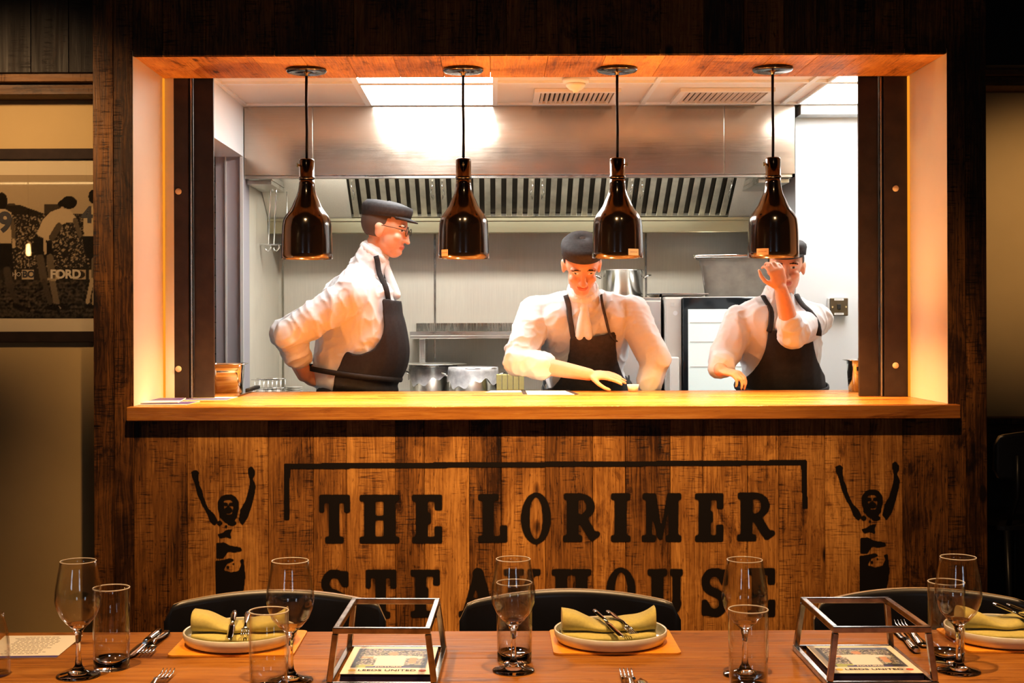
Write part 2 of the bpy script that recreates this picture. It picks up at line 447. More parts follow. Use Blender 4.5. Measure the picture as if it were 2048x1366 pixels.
struct(pl.build('trim_soffit', M['soffit_wood']))
# --- dining room shell
k = Planks(); yy = -2.5
while yy < YW - .01:
    k.add((-3.4, yy, -.03), (3.6, min(YW, yy + .16), 0)); yy += .162
struct(k.build('floor', M['floor_wood']))
k = MB(); k.box((-3.4, -2.5, HC), (3.6, 6.0, HC + .05)); struct(k.build('ceiling', M['black']))
k = MB(); k.box((-3.45, -2.5, 0), (-3.4, 6.0, HC)); struct(k.build('wall_left', M['cream']))
k = MB(); k.box((3.6, -2.5, 0), (3.65, 6.0, HC)); struct(k.build('wall_right', M['cream']))
k = MB(); k.box((-3.4, -2.55, 0), (3.6, -2.5, HC)); struct(k.build('wall_rear', M['dark_wood']))
for i, xc in enumerate((-2.2, 1.4)):
    k = MB(); k.box((xc - .30, -2.499, 1.2), (xc + .30, -2.48, 2.2)); w = struct(k.build('window_%d' % (i + 1), M['window']))
    k = MB()
    for q in (-.31, 0, .31): k.box((xc + q - .025, -2.478, 1.18), (xc + q + .025, -2.455, 2.22))
    for q in (1.2, 1.7, 2.2): k.box((xc - .33, -2.477, q - .025), (xc + .33, -2.456, q + .025))
    k.build('window_frame', M['dark_wood'], w)
YA = 5.2
k = MB(); k.box((-3.4, YA, 0), (XBL - .001, YA + .05, HC)); struct(k.build('wall_alcove_left', M['cream']))
YA2 = 5.9
k = MB(); k.box((XBR + .001, YA2, 0), (3.6, YA2 + .05, HC)); struct(k.build('wall_alcove_right', M['cream']))
def beam(name, x0, x1, yf, yb, pz):
    pl = Planks()
    for (a, b, d, ti) in pz: pl.add((x0, yf + d, b), (x1, yb, a), ti, .002)
    return struct(pl.build(name, M['beam_wood']))
zz = lambda py: Z(py, 5.02, 90)
beam('trim_picture_rail', -3.39, XBL - .002, 5.02, YA - .001, [(zz(146), zz(163), 0, .62), (zz(163.5), zz(185), .045, .42)])
zz = lambda py: Z(py, 5.7, 2010)
beam('trim_beam_right', XBR + .002, 3.59, 5.7, YA2 - .001, [(zz(132), zz(150), 0, .75), (zz(150.5), zz(169), .03, .6)])
pl = Planks(); xx = -3.39
while xx < XBL - .02:
    x1 = min(XBL - .002, xx + .14); pl.add((xx, 5.0, Z(145, 5.0, 90)), (x1 - .001, YA - .001, HC - .001), .02); xx = x1
struct(pl.build('wall_bulkhead_left', M['dark_wood']))
k = MB(); k.box((XBR + .002, 5.6, Z(130, 5.6, 2010)), (3.59, YA2 - .001, HC - .001)); struct(k.build('wall_bulkhead_right', M['black']))
zz = lambda py: Z(py, 5.8, 2010)
beam('trim_dado_right', XBR + .002, 3.59, 5.8, YA2 - .001, [(zz(836), zz(849), 0, .35), (zz(849.5), zz(893), .02, .32)])
k = MB(); k.box((XBR + .002, 5.84, .0), (3.59, YA2 - .001, zz(893.5))); struct(k.build('trim_panel_right', M['black']))

# --- kitchen shell
YH, YK = 6.87, 8.0; XKL, XKR = -1.270, 1.568
XKL0 = -1.412
k = MB(); k.box((-3.4, YB, -.03), (3.6, 8.7, 0)); k.box((-3.4, YW, -.03), (3.6, YB, -.0005)); struct(k.build('floor_kitchen', plain('grey_vinyl', (.25, .25, .25), .5, noise=.1)))
# ceiling: tiles between a grid of tees
k = MB()
k.box((-2.65, YB, KC + .012), (XBR, 5.951, KC + .05)); k.box((-2.65, 5.951, KC + .012), (2.6, 8.7, KC + .05)); struct(k.build('ceiling_kitchen', M['ceiltile']))
tx = [X(737, YH, 211), X(990, YH, 211), X(1283, YH, 211), X(1563, YH, 211)]
k = MB()
for x in tx: k.box((x - .012, YB + .001, KC), (x + .012, YH - .001, KC + .0118))
for y in (5.62, 6.23, YH - .012): k.box((XKL, y - .012, KC + .0002), (2.4 if y > 6 else 1.76, y + .012, KC + .0116))
k.box((XKL, YB + .001, KC + .0001), (XKL + .02, YH - .001, KC + .0117))
struct(k.build('trim_ceiling_grid', M['white']))
k = MB(); k.box((XKL, YK, 0), (XKR, YK + .05, KC + .012))
wb = struct(k.build('wall_back', M['steel_wall']))
k = MB()
for px in (566, 870, 1292):
    x = X(px, YK); k.box((x - .006, YK - .003, .9), (x + .006, YK - .0002, 2.2))
k.build('panel_seam', M['steel_dark'], wb)
# left side: header over an opening, door frame, steel lining
k = MB(); k.box((XKL0, YB + .001, 2.145), (XKL, YH, KC + .012)); k.box((XKL0, YB + .001, 0), (XKL, 5.62, 2.1449))
struct(k.build('wall_kitchen_left', M['white']))
k = MB(); k.box((XKL0, YH + .0005, 0), (XKL, YH + .16, 2.1445)); d = struct(k.build('door_1', M['greyframe']))
k = MB(); k.box((X(453, YH) - .004, YH - .012, 0), (X(453, YH) + .004, YH + .0003, 2.144)); k.box((X(482, YH), YH - .02, 0), (XKL - .0002, YH + .0002, 2.144)); k.build('frame_bead', M['lightgrey'], d)
k = MB(); k.box((XKL0, YH + .161, 0), (XKL, YK + .05, KC + .012)); struct(k.build('wall_kitchen_left_lining', M['steel_wall']))
k = MB(); k.box((-2.6, 8.6, 0), (XKL, 8.65, KC)); struct(k.build('wall_corridor', M['tile']))
k = MB(); k.box((-2.65, YB, 0), (-2.6, 8.65, KC)); struct(k.build('wall_corridor_left', M['white']))
# right side
k = MB(); k.box((XKR, 7.0, 0), (2.55, YK + .05, KC + .012)); struct(k.build('wall_kitchen_right', M['whitewall']))
k = MB(); k.box((XKR, YH, Z(228, YH, 1650)), (2.55, 6.9995, KC - .0005)); struct(k.build('trim_bulkhead', plain('bulkhead_grey', (.5, .52, .52), .6)))
k = MB(); k.box((XBR - .025, YB + .0005, 0), (XBR, 5.951, KC + .012)); struct(k.build('wall_kitchen_near_right', M['white']))
k = MB(); k.box((2.55, 5.951, 0), (2.6, YK, KC + .012)); struct(k.build('wall_kitchen_end', M['white']))

# --- steel columns in the opening
def column(name, label, xo, xi, s):
    t = thing(name, label, 'steel column', ((xo + xi) / 2, YB + .1, ZCNT))
    L = t.location
    def bx_(n, a, b, y0, y1, m=M['blacksteel'], par=t, bev=.002, z1=ZTOP + .1):
        k = MB(); lo = Vector((min(a, b), y0, ZCNT + .0005)) - L; hi = Vector((max(a, b), y1, z1)) - L
        k.box(lo, hi, None, bev); return k.build(n, m, par)
    w = xi - xo
    f = bx_('outer_flange', xo, xo + w * .50, YB + .002, YB + .016)
    bx_('web', xo + w * .42, xo + w * .56, YB + .0162, YB + .07, M['black'])
    bx_('inner_flange', xo + w * .585, xi, YB + .03, YB + .044)
    bx_('edge_bead', xo + w * .535, xo + w * .575, YB + .01, YB + .03, M['steel_dark'], bev=.001)
    for py in ((383, 738) if s < 0 else (377, 731)):
        q = P(357 if s < 0 else 1791, py, YB + .002); k = MB()
        k.lathe([(0, .006), (.010, .006), (.0125, .003), (.0125, 0), (0, 0)], 18)
        o = k.build('bolt', M['jamb'], f); o.rotation_euler = (PI / 2, 0, 0); o.location = q - L
    return t
column('steel_column', 'dark painted steel column at the left end of the serving counter', XL + .001, X(425, YB), -1)
column('steel_column', 'dark painted steel column at the right end of the serving counter', XR - .001, X(1722, YB), 1)

# --- serving counter
ZC0 = ZK0 + .001
pl = Planks()
xf0, xf1 = X(252, 4.86, 812), X(1922, 4.86, 806)
yy = 4.862; rows = [.0514]
pl.add((xf0, 4.862, ZC0), (xf1, YW - .0004, ZCNT), .5, .003)
yy = YW - .0004
i = 0
while yy < 5.885:
    y1 = min(5.89, yy + .062); x = XL + .001 - random.uniform(0, .5)
    while x < XR:
        w = random.uniform(.5, .95); a, b = max(x, XL + .0006), min(x + w, XR - .0006)
        if b - a > .01: pl.add((a, yy, ZC0), (b, y1, ZCNT), random.uniform(.35, .66), 0)
        x += w
    yy = y1
top = pl.build('worktop', M['counter_wood'])
tag(top, 'long oak serving counter in the clad opening, lit by the heat lamps', 'counter')
top.name = 'serving_counter'

# ================================================================== STENCILS ON THE CLADDING
def blur(a, s):
    r = int(3 * s) + 1; k = np.exp(-.5 * (np.arange(-r, r + 1) / s) ** 2); k /= k.sum()
    a = np.apply_along_axis(lambda q: np.convolve(q, k, 'same'), 0, a)
    return np.apply_along_axis(lambda q: np.convolve(q, k, 'same'), 1, a)
def inpoly(gx, gy, poly):
    ins = np.zeros(gx.shape, bool); n = len(poly)
    for i in range(n):
        x0, y0 = poly[i]; x1, y1 = poly[(i + 1) % n]
        if y0 == y1: continue
        c = ((y0 > gy) != (y1 > gy)) & (gx < (x1 - x0) * (gy - y0) / (y1 - y0) + x0)
        ins ^= c
    return ins
class Raster:
    def __init__(s, x0, y0, x1, y1, st):
        s.x = np.arange(x0, x1 + st, st); s.y = np.arange(y0, y1 + st, st); s.st = st
        s.gx, s.gy = np.meshgrid(s.x, s.y); s.a = np.zeros(s.gx.shape)
    def poly(s, p, v=1.0): s.a[inpoly(s.gx, s.gy, p)] = v
    def rect(s, x0, y0, x1, y1, v=1.0): s.a[(s.gx >= x0) & (s.gx <= x1) & (s.gy >= y0) & (s.gy <= y1)] = v
    def ell(s, cx, cy, rx, ry, v=1.0): s.a[((s.gx - cx) / rx) ** 2 + ((s.gy - cy) / ry) ** 2 <= 1] = v
    def ring(s, cx, cy, rx, ry, tx, ty):
        o = ((s.gx - cx) / rx) ** 2 + ((s.gy - cy) / ry) ** 2 <= 1
        i = ((s.gx - cx) / (rx - tx)) ** 2 + ((s.gy - cy) / (ry - ty)) ** 2 <= 1
        s.a[o & ~i] = 1
    def line(s, p0, p1, w):
        p0, p1 = np.array(p0), np.array(p1); d = p1 - p0; L = np.hypot(*d) or 1; d = d / L
        t = np.clip((s.gx - p0[0]) * d[0] + (s.gy - p0[1]) * d[1], 0, L)
        s.a[np.hypot(s.gx - p0[0] - t * d[0], s.gy - p0[1] - t * d[1]) <= w / 2] = 1
def letter(R, ch, x, y, w, h, sw=23, sl=13):
    """slab serif stencil letter in the box x..x+w, y..y+h (pixels of the wall plane)"""
    b = y + h; cxm = x + w / 2
    def foot(c, yy, hw=None):
        hw = hw or sw * .5 + 8; R.rect(c - hw, yy, c + hw, yy + sl)
    if ch == 'T':
        R.rect(x, y, x + w, y + sl + 3); R.rect(x - 2, y, x + 9, y + 36); R.rect(x + w - 9, y, x + w + 2, y + 36)
        R.rect(cxm - 10, y, cxm + 10, b); foot(cxm, b - sl, sw * .5 + 7)
    elif ch == 'H':
        for c in (x + sw / 2 + 4, x + w - sw / 2 - 4):
            R.rect(c - sw / 2, y, c + sw / 2, b); foot(c, y); foot(c, b - sl)
        R.rect(x + 10, y + h * .43, x + w - 10, y + h * .53)
    elif ch in 'EL':
        c = x + sw / 2 + 8; R.rect(c - sw / 2, y, c + sw / 2, b)
        R.rect(x, b - sl, x + w, b); R.rect(x + w - 15, b - 34, x + w, b)
        if ch == 'E':
            R.rect(x, y, x + w, y + sl); R.rect(x + w - 14, y, x + w, y + 32)
            R.rect(c, y + h * .43, x + w * .62, y + h * .53); R.rect(x + w * .5, y + h * .38, x + w * .62, y + h * .60)
        else: foot(c, y, sw * .5 + 9)
    elif ch == 'O': R.ring(cxm, y + h / 2, w / 2, h / 2 + 3, 17, 9)
    elif ch in 'IK':
        c = cxm if ch == 'I' else x + sw / 2 + 4
        R.rect(c - sw / 2, y, c + sw / 2, b); foot(c, y); foot(c, b - sl)
        if ch == 'K':
            R.line((x + w * .4, y + h * .55), (x + w * .78, y + 6), 11); R.line((x + w * .45, y + h * .45), (x + w * .84, b - 8), 20)
            foot(x + w * .82, b - sl, 14); foot(x + w * .78, y, 13)
    elif ch == 'R':
        c = x + sw / 2 + 6; R.ring(x + w * .46, y + h * .27, w * .42, h * .27, 17, 11)
        R.a[(R.gx >= x - 2) & (R.gx < c - sw / 2) & (R.gy > y + sl) & (R.gy < b - sl)] = 0
        R.rect(c - sw / 2, y, c + sw / 2, b); R.rect(x, y, x + w * .5, y + sl); foot(c, b - sl)
        R.line((x + w * .52, y + h * .52), (x + w * .78, b - 16), 19); R.line((x + w * .80, b - 8), (x + w - 4, b - 16), 12)
    elif ch == 'M':
        c0, c1 = x + sw / 2 + 4, x + w - sw / 2 - 4
        c0, c1 = x + 11, x + w - 13
        R.rect(c0 - 6, y, c0 + 6, b); R.rect(c1 - 10, y, c1 + 10, b); foot(c0, b - sl, 14); foot(c1, b - sl, 15)
        R.rect(x - 2, y, c0, y + sl); R.rect(c1, y, x + w + 2, y + sl)
        R.poly([(c0 - 6, y), (c0 + 14, y), (cxm + 3, b - 4), (cxm - 7, b - 4)]); R.poly([(c1 - 4, y), (c1 - 12, y), (cxm - 5, b - 4), (cxm + 1, b - 4)])
    elif ch == 'A':
        R.line((cxm - 2, y + 6), (x + 10, b - 4), 12); R.line((cxm, y + 8), (x + w - 14, b - 4), 23)
        R.rect(x + 12, y + h * .6, x + w - 18, y + h * .7); foot(x + 10, b - sl, 13); foot(x + w - 12, b - sl, 17)
    elif ch == 'U':
        c0, c1 = x + sw / 2 + 4, x + w - 14
        R.rect(c0 - sw / 2, y, c0 + sw / 2, b - 30); R.rect(c1 - 8, y, c1 + 8, b - 30); foot(c0, y); foot(c1, y, 13)
        cc = ((R.gx - (c0 + c1) / 2) / ((c1 - c0) / 2 + 10)) ** 2 + ((R.gy - (b - 32)) / 33) ** 2
        ci = ((R.gx - (c0 + c1) / 2) / ((c1 - c0) / 2 - 10)) ** 2 + ((R.gy - (b - 32)) / 21) ** 2
        R.a[(cc <= 1) & (ci > 1) & (R.gy > b - 32)] = 1
    elif ch == 'S':
        pts = []
        for k in range(25):
            a = math.radians(-20 - 250 * k / 24); pts.append((cxm + (w / 2 - 10) * math.cos(a), y + h * .27 + h * .2 * math.sin(a)))
        pts = [(cxm + (w * .5 - 9) * math.cos(a), y + h * .28 - (h * .28 - 7) * math.sin(a)) for a in np.radians(np.linspace(15, 240, 16))]
        pts += [(cxm + (w * .5 - 9) * math.cos(a), b - h * .28 - (h * .28 - 7) * math.sin(a)) for a in np.radians(np.linspace(60, -165, 16))]
        for p, q in zip(pts[:-1], pts[1:]): R.line(p, q, 17)
        R.rect(x + w - 13, y + 3, x + w - 1, y + 34); R.rect(x + 1, b - 34, x + 13, b - 3)
def sprayed(R, name, parent, Yp, sig=2.1, mist=(9, .42)):
    a = np.clip(blur(R.a, sig / R.st), 0, 1)
    if mist: a = np.maximum(a, np.clip(blur(R.a, mist[0] / R.st) * mist[1] * 1.6, 0, mist[1]))
    ny, nx = a.shape
    keep = (a[:-1, :-1] + a[1:, :-1] + a[:-1, 1:] + a[1:, 1:]) > .35
    idx = -np.ones(a.shape, int); jj, ii = np.nonzero(keep)
    used = np.zeros(a.shape, bool)
    for dy in (0, 1):
        for dx in (0, 1): used[jj + dy, ii + dx] = True
    idx[used] = np.arange(used.sum())
    u, v = R.gx[used] - CX, R.gy[used] - CY
    co = np.stack([(u * CR - v * SR) * Yp / F, np.full(u.shape, Yp), ZC - (v * CR + u * SR) * Yp / F], 1)
    fs = np.stack([idx[jj + 1, ii], idx[jj + 1, ii + 1], idx[jj, ii + 1], idx[jj, ii]], 1)
    me = bpy.data.meshes.new(name)
    loc = Vector(parent.location) if parent else Vector()
    me.from_pydata((co - np.array(loc)).tolist(), [], fs.tolist())
    o = link(name, me, M['spray'], parent); set_attr(o, 'cover', a[used]); return o
YS = YW - .0016
sg = thing('painted_sign', 'black stencilled sign reading THE LORIMER STEAKHOUSE on the plank wall', 'sign', P(1090, 1060, YS))
sg['label'] = 'black sprayed stencil lettering THE LORIMER STEAKHOUSE on the wooden wall'
R = Raster(600, 960, 1600, 1110, 1.5)
for ch, x, w, dy in (('T', 640, 57, 0), ('H', 724, 71, 0), ('E', 824, 60, 0), ('L', 957, 58, -1), ('O', 1042, 60, -1), ('R', 1128, 70, -2), ('I', 1223, 36, -2), ('M', 1287, 73, -3), ('E', 1390, 57, -3), ('R', 1476, 72, -4)):
    letter(R, ch, x, 989 + dy, w, 97)
sprayed(R, 'upper_lettering', sg, YS)
R = Raster(600, 1110, 1600, 1262, 1.5)
for ch, x, w, dy in (('S', 642, 55, 2), ('T', 733, 57, 2), ('E', 822, 58, 1), ('A', 920, 72, 1), ('K', 1012, 72, 0), ('H', 1107, 72, 0), ('O', 1212, 60, 0), ('U', 1299, 68, 0), ('S', 1402, 54, -1), ('E', 1496, 54, -1)):
    letter(R, ch, x, 1138 + dy, w, 96)
sprayed(R, 'lower_lettering', sg, YS)
R = Raster(560, 910, 1625, 1050, 1.5)
R.poly([(568, 927), (1613, 920), (1613, 930), (568, 938)]); R.poly([(568, 927), (580, 927), (578, 1040), (569, 1040)]); R.poly([(1602, 921), (1613, 921), (1615, 1017), (1605, 1017)])
sprayed(R, 'border_line', sg, YS, 1.2, None)
def stencil_man(label, ox, oy):
    R = Raster(0, 170, 620, 960, 4.0)
    P1 = R.poly
    P1([(115, 225), (138, 213), (158, 228), (152, 255), (160, 300), (172, 322), (180, 360), (205, 420), (240, 455), (256, 488), (240, 518), (215, 490), (200, 450), (172, 400), (150, 350), (135, 290), (120, 255)])
    P1([(424, 205), (440, 195), (458, 218), (458, 240), (446, 262), (462, 300), (455, 350), (442, 400), (420, 470), (390, 515), (370, 484), (380, 430), (408, 380), (422, 330), (432, 280), (424, 240)])
    R.ell(314, 408, 58, 62); P1([(262, 430), (366, 430), (362, 470), (330, 500), (300, 500), (268, 470)])
    P1([(286, 388), (298, 376), (330, 376), (343, 390), (340, 432), (334, 458), (302, 458), (290, 432)], 0)
    R.rect(288, 393, 311, 408); R.rect(320, 393, 343, 408); R.ell(315, 432, 21, 17); P1([(310, 408), (320, 408), (318, 418), (312, 418)])
    R.ell(268, 502, 13, 15); R.ell(334, 502, 23, 15); R.ell(303, 520, 8, 7)
    P1([(255, 562), (290, 552), (300, 540), (338, 532), (325, 560), (332, 588), (300, 575), (272, 586)])
    P1([(250, 610), (290, 605), (330, 625), (380, 632), (390, 652), (350, 660), (312, 655), (288, 692), (250, 690)])
    P1([(245, 706), (290, 700), (330, 690), (348, 704), (305, 720), (288, 756), (330, 768), (370, 760), (386, 722), (376, 702), (396, 694), (406, 780), (402, 830), (390, 890), (382, 950), (330, 950), (322, 905), (308, 950), (246, 950)])
    R.ell(312, 740, 8, 9); R.ell(342, 722, 6, 6)
    sc = .371
    R.gx = ox + R.gx * sc; R.gy = oy + R.gy * sc; R.st = 4.0 * sc
    o = sprayed(R, 'stencil_figure_sign', None, YS, 1.5, (6, .25))
    return tag(o, label, 'wall stencil')
stencil_man('black stencil of a man with raised arms left of the painted lettering', 340, 860)
stencil_man('black stencil of a man with raised arms right of the painted lettering', 340 + 1288, 860 - 10)

# ================================================================== FRAMED PHOTOGRAPH (left alcove)
YP = YA - .004
def framed_picture():
    t = thing('framed_picture', 'framed black and white football photograph on the cream wall at left', 'picture', P(60, 490, YA))
    L = t.location
    x0, x1 = X(-260, YA), XBL - .006
    zt, zb = Z(299, YA, 100), Z(684, YA, 100)
    fw = Z(299, YA) - Z(320, YA)
    k = MB()
    for lo, hi in (((x0, zt - fw), (x1, zt)), ((x0, zb), (x1, zb + fw)), ((x0, zb + fw), (x0 + fw, zt - fw)), ((x1 - fw * .25, zb + fw), (x1, zt - fw))):
        k.box(Vector((lo[0], YA - .028, lo[1])) - L, Vector((hi[0], YA - .0005, hi[1])) - L, None, .0015)
    k.build('frame', M['frame'], t)
    k = MB(); k.box(Vector((x0 + fw, YA - .010, zb + fw)) - L, Vector((x1 - fw * .25, YA - .002, zt - fw)) - L); k.build('mount', M['mount'], t)
    # print raster, drawn in wall pixels
    st = 1.6; W = Raster(-170, 350, 226, 635, st); gx, gy = W.gx, W.gy
    rng = np.random.default_rng(3)
    col = np.zeros(gx.shape)
    def put(mask, v): col[mask] = v
    put(gy < 700, .40); col[:] = .42 - .0006 * (gy - 350)
    put(inpoly(gx, gy, [(-200, 400), (17, 408), (40, 410), (90, 428), (228, 428), (228, 620), (-200, 620)]), .03)
    for bx0, by0, bx1, by1 in ((88, 408, 122, 428), (16, 407, 29, 412)): put((gx > bx0) & (gx < bx1) & (gy > by0) & (gy < by1), .06)
    crowd = (gy > 430) & (gy < 536)
    nz = rng.random(gx.shape); nz = blur(nz, .65); nz = (nz - nz.mean()) / nz.std()
    cm = crowd & (nz > .75); col[cm] = np.clip(.12 + .12 * nz[cm], 0, .5)
    put((gy > 536) & (gy < 561), .035)
    for a, b in ((12, 20), (29, 33), (44, 68), (111, 118), (146, 172), (178, 190), (-60, -10), (-120, -80)): put((gx > a) & (gx < b) & (gy > 540) & (gy < 559), .42)
    put(((gx - 159) / 11) ** 2 + ((gy - 549) / 8) ** 2 < 1, .05)
    g = gy >= 561; gr = blur(rng.random(gx.shape), .8); stripes = np.sin(gy * .8 + 2 * blur(rng.random(gx.shape), 6)); col[g] = np.clip(.05 + .25 * (gr[g] - .5) + .012 * stripes[g], .01, .2)
    def poly(p, v): put(inpoly(gx, gy, p), v)
    def cap(p0, p1, w, v):
        W.a[:] = 0; W.line(p0, p1, w); put(W.a > 0, v)
    # player at left, number 9
    put(((gx - 4) / 11) ** 2 + ((gy - 402) / 17) ** 2 < 1, .02)
    poly([(-26, 425), (-8, 417), (10, 418), (22, 425), (26, 440), (23, 487), (-22, 487)], .42); cap((24, 440), (28, 480), 8, .12); cap((27, 480), (27, 494), 6, .4)
    poly([(-22, 485), (23, 487), (28, 540), (2, 542), (-6, 530), (-24, 540)], .02)
    cap((14, 540), (20, 575), 15, .07); cap((20, 575), (34, 606), 10, .06); cap((-10, 540), (-18, 580), 15, .07); cap((-18, 580), (-4, 585), 8, .3); cap((32, 612), (44, 617), 11, .02)
    # stooping player in the middle
    put(((gx - 138) / 16) ** 2 + ((gy - 405) / 13) ** 2 < 1, .02); cap((122, 408), (136, 398), 12, .02)
    poly([(73, 468), (85, 440), (100, 424), (122, 416), (140, 420), (152, 435), (150, 445), (133, 445), (124, 450), (108, 460), (100, 480), (95, 482)], .46)
    cap((118, 452), (104, 475), 13, .09); cap((150, 440), (160, 470), 9, .12)
    poly([(70, 470), (96, 482), (104, 486), (106, 514), (86, 518), (70, 510), (66, 490)], .02); poly([(86, 476), (92, 480), (94, 508), (88, 509)], .42)
    cap((80, 516), (88, 560), 15, .10); cap((100, 515), (104, 558), 14, .14); cap((88, 562), (100, 605), 10, .07); cap((104, 560), (113, 605), 12, .17); cap((97, 558), (110, 560), 5, .35)
    cap((110, 612), (132, 616), 9, .02); cap((96, 615), (112, 618), 7, .02); cap((118, 612), (121, 617), 2, .4)
    # player at right, number 4
    put(((gx - 186) / 9) ** 2 + ((gy - 393) / 14) ** 2 < 1, .02)
    poly([(166, 432), (175, 420), (187, 412), (228, 412), (228, 472), (168, 472)], .47)
    poly([(166, 472), (228, 472), (228, 535), (185, 537), (176, 515), (168, 500)], .02)
    cap((190, 520), (189, 555), 14, .16); cap((184, 560), (175, 604), 8, .42); cap((192, 560), (188, 606), 9, .4); cap((172, 612), (192, 614), 8, .02)
    col = np.clip(col + rng.normal(0, .006, col.shape), .004, 1)
    # the mesh
    u, v = gx.ravel() - CX, gy.ravel() - CY; Yq = YA - .012
    co = np.stack([(u * CR - v * SR) * Yq / F, np.full(u.shape, Yq), ZC - (v * CR + u * SR) * Yq / F], 1) - np.array(L)
    co[:, 0] = np.minimum(co[:, 0], x1 - .006 - L.x)
    ny, nx = gx.shape; ii, jj = np.meshgrid(np.arange(nx - 1), np.arange(ny - 1)); a = (jj * nx + ii).ravel()
    fs = np.stack([a + nx, a + nx + 1, a + 1, a], 1)
    me = bpy.data.meshes.new('print'); me.from_pydata(co.tolist(), [], fs.tolist())
    o = link('photograph', me, M['photo'], t)
    c4 = np.stack([col.ravel() * 1.0, col.ravel() * .76, col.ravel() * .46, np.ones(col.size)], 1); set_attr(o, 'paint', c4, 'FLOAT_COLOR')
    def word(s, px, py, size, mat, bold=0):
        me = text_mesh(s, size, .95, 0, bold); p = P(px, py, YA - .0135) - L
        q = link('printed_lettering', me, mat, o); q.location = p; q.rotation_euler = (PI / 2, 0, 0)
    word('9', 10, 446, .105, M['ink'], .004); word('4', 174, 431, .085, M['ink'], .003); word('FORD', 131, 549, .046, M['white_letter'], .002)
    word('HOT', 36.5, 549, .022, M['white_letter']); word('BO', 57, 549, .036, M['ink'], .001)
    k = MB(); k.box(Vector((x0 + fw * .6, YA - .0195, zb + fw * .6)) - L, Vector((x1 - fw * .2, YA - .0175, zt - fw * .6)) - L); k.build('glazing', M['picglass'], t)
framed_picture()

# ================================================================== HEAT LAMPS
def heat_lamp(px, label, sticker=None, sang=0, screw=0):
    Yl = 5.185; x = X(px, Yl, 350); t = thing('heat_lamp', label, 'heat lamp', (x, Yl, 1.547), 0, 'heat lamps over the serving counter')
    px_m = Yl / F
    H = lambda py: (516 - py) * px_m
    k = MB()
    prof = [(51, 516), (50.7, 505), (50, 470), (49, 452), (47.5, 440), (43, 430), (36, 421), (30, 412), (25, 400), (20.5, 391), (17.2, 380), (15.6, 368), (15.3, 357)]
    k.lathe([(r * px_m, H(y)) for r, y in prof] + [(r * px_m - .002, H(y)) for r, y in prof[::-1]], 56, closed=True)
    sh = k.build('shade', M['lampshade'], t)
    k = MB(); k.lathe([(0, H(316)), (12 * px_m, H(316)), (14.6 * px_m, H(317.5)), (15.2 * px_m, H(320)), (15.2 * px_m, H(352)), (16.2 * px_m, H(352.5)), (16.2 * px_m, H(356.5)), (0, H(356.5))], 40)
    k.build('cap', M['lampshade'], t)
    k = MB()
    for q in range(10):
        a = 2 * PI * q / 10 + .3; k.sphere((15.5 * px_m * math.cos(a), 15.5 * px_m * math.sin(a), H(384)), .0028, 1)
    k.build('vent_hole', M['ink'], sh)
    k = MB(); a = math.radians(screw); d = Vector((math.sin(a), -math.cos(a), 0)); p0 = d * 15 * px_m + Vector((0, 0, H(330)))
    k.tube([p0, p0 + d * .011], .0028, 8); k.bar(p0 + d * .011 + Vector((0, 0, -.008)), p0 + d * .011 + Vector((0, 0, .008)), .004, .003)
    k.sphere(p0 + d * .004 , .005, 1)
    k.build('thumb_screw', M['brass'], t)
    zt = ZTOP - 1.547
    k = MB(); k.tube([(0, 0, H(317)), (.001, 0, H(260)), (-.001, 0, H(200)), (0, 0, zt - .02)], .0052, 10); k.build('cord', M['cord'], t)
    k = MB(); k.lathe([(0, zt - .026), (.009, zt - .026), (.009, zt - .017), (.060, zt - .016), (.073, zt - .013), (.078, zt - .008), (.078, zt - .003), (.074, zt - .0004), (0, zt - .0004)], 48); k.build('canopy', M['lampshade'], t)
    k = MB(); k.lathe([(0, .018), (.02, .019), (.034, .027), (.041, .045), (.036, .070), (.022, .095), (.016, .13), (0, .13)], 32); k.build('bulb', M['bulb'], t)
    if sticker:
        w, z0, z1, rad = .025 * sticker[0], H(513), H(500), 50.9 * px_m + .0008
        k = MB(); n = 8; rows = []
        for zq in (z0, z1): rows.append([(rad * math.sin(math.radians(sang) + w * (q / n - .5) / rad), -rad * math.cos(math.radians(sang) + w * (q / n - .5) / rad), zq) for q in range(n + 1)])
        k.grid(rows); s = k.build('warning_sticker', sticker[1], sh)
        me = text_mesh('CAUTION HOT', .0052, 1.0)
        for v in me.vertices:
            a = math.radians(sang) + v.co.x / rad; zq = v.co.y + (z0 + z1) / 2
            v.co = Vector(((rad + .0006) * math.sin(a), -(rad + .0006) * math.cos(a), zq))
        link('sticker_lettering', me, M['inkred'], s)
    return t
for px, lb, stk, sa, sc in ((613.5, 'black bell heat lamp at the left end of the row of four', None, 0, -55), (927, 'black heat lamp second from left, caution sticker low on its left side', (1.5, M['sticker']), -47, 0),
                            (1235, 'black heat lamp third from left, pale caution sticker right of centre', (2.0, M['stickerw']), 33, 62), (1546, 'black heat lamp nearest the white wall, orange caution sticker left of centre', (2.0, M['sticker']), -36, -70)):
    heat_lamp(px, lb, stk, sa, sc)

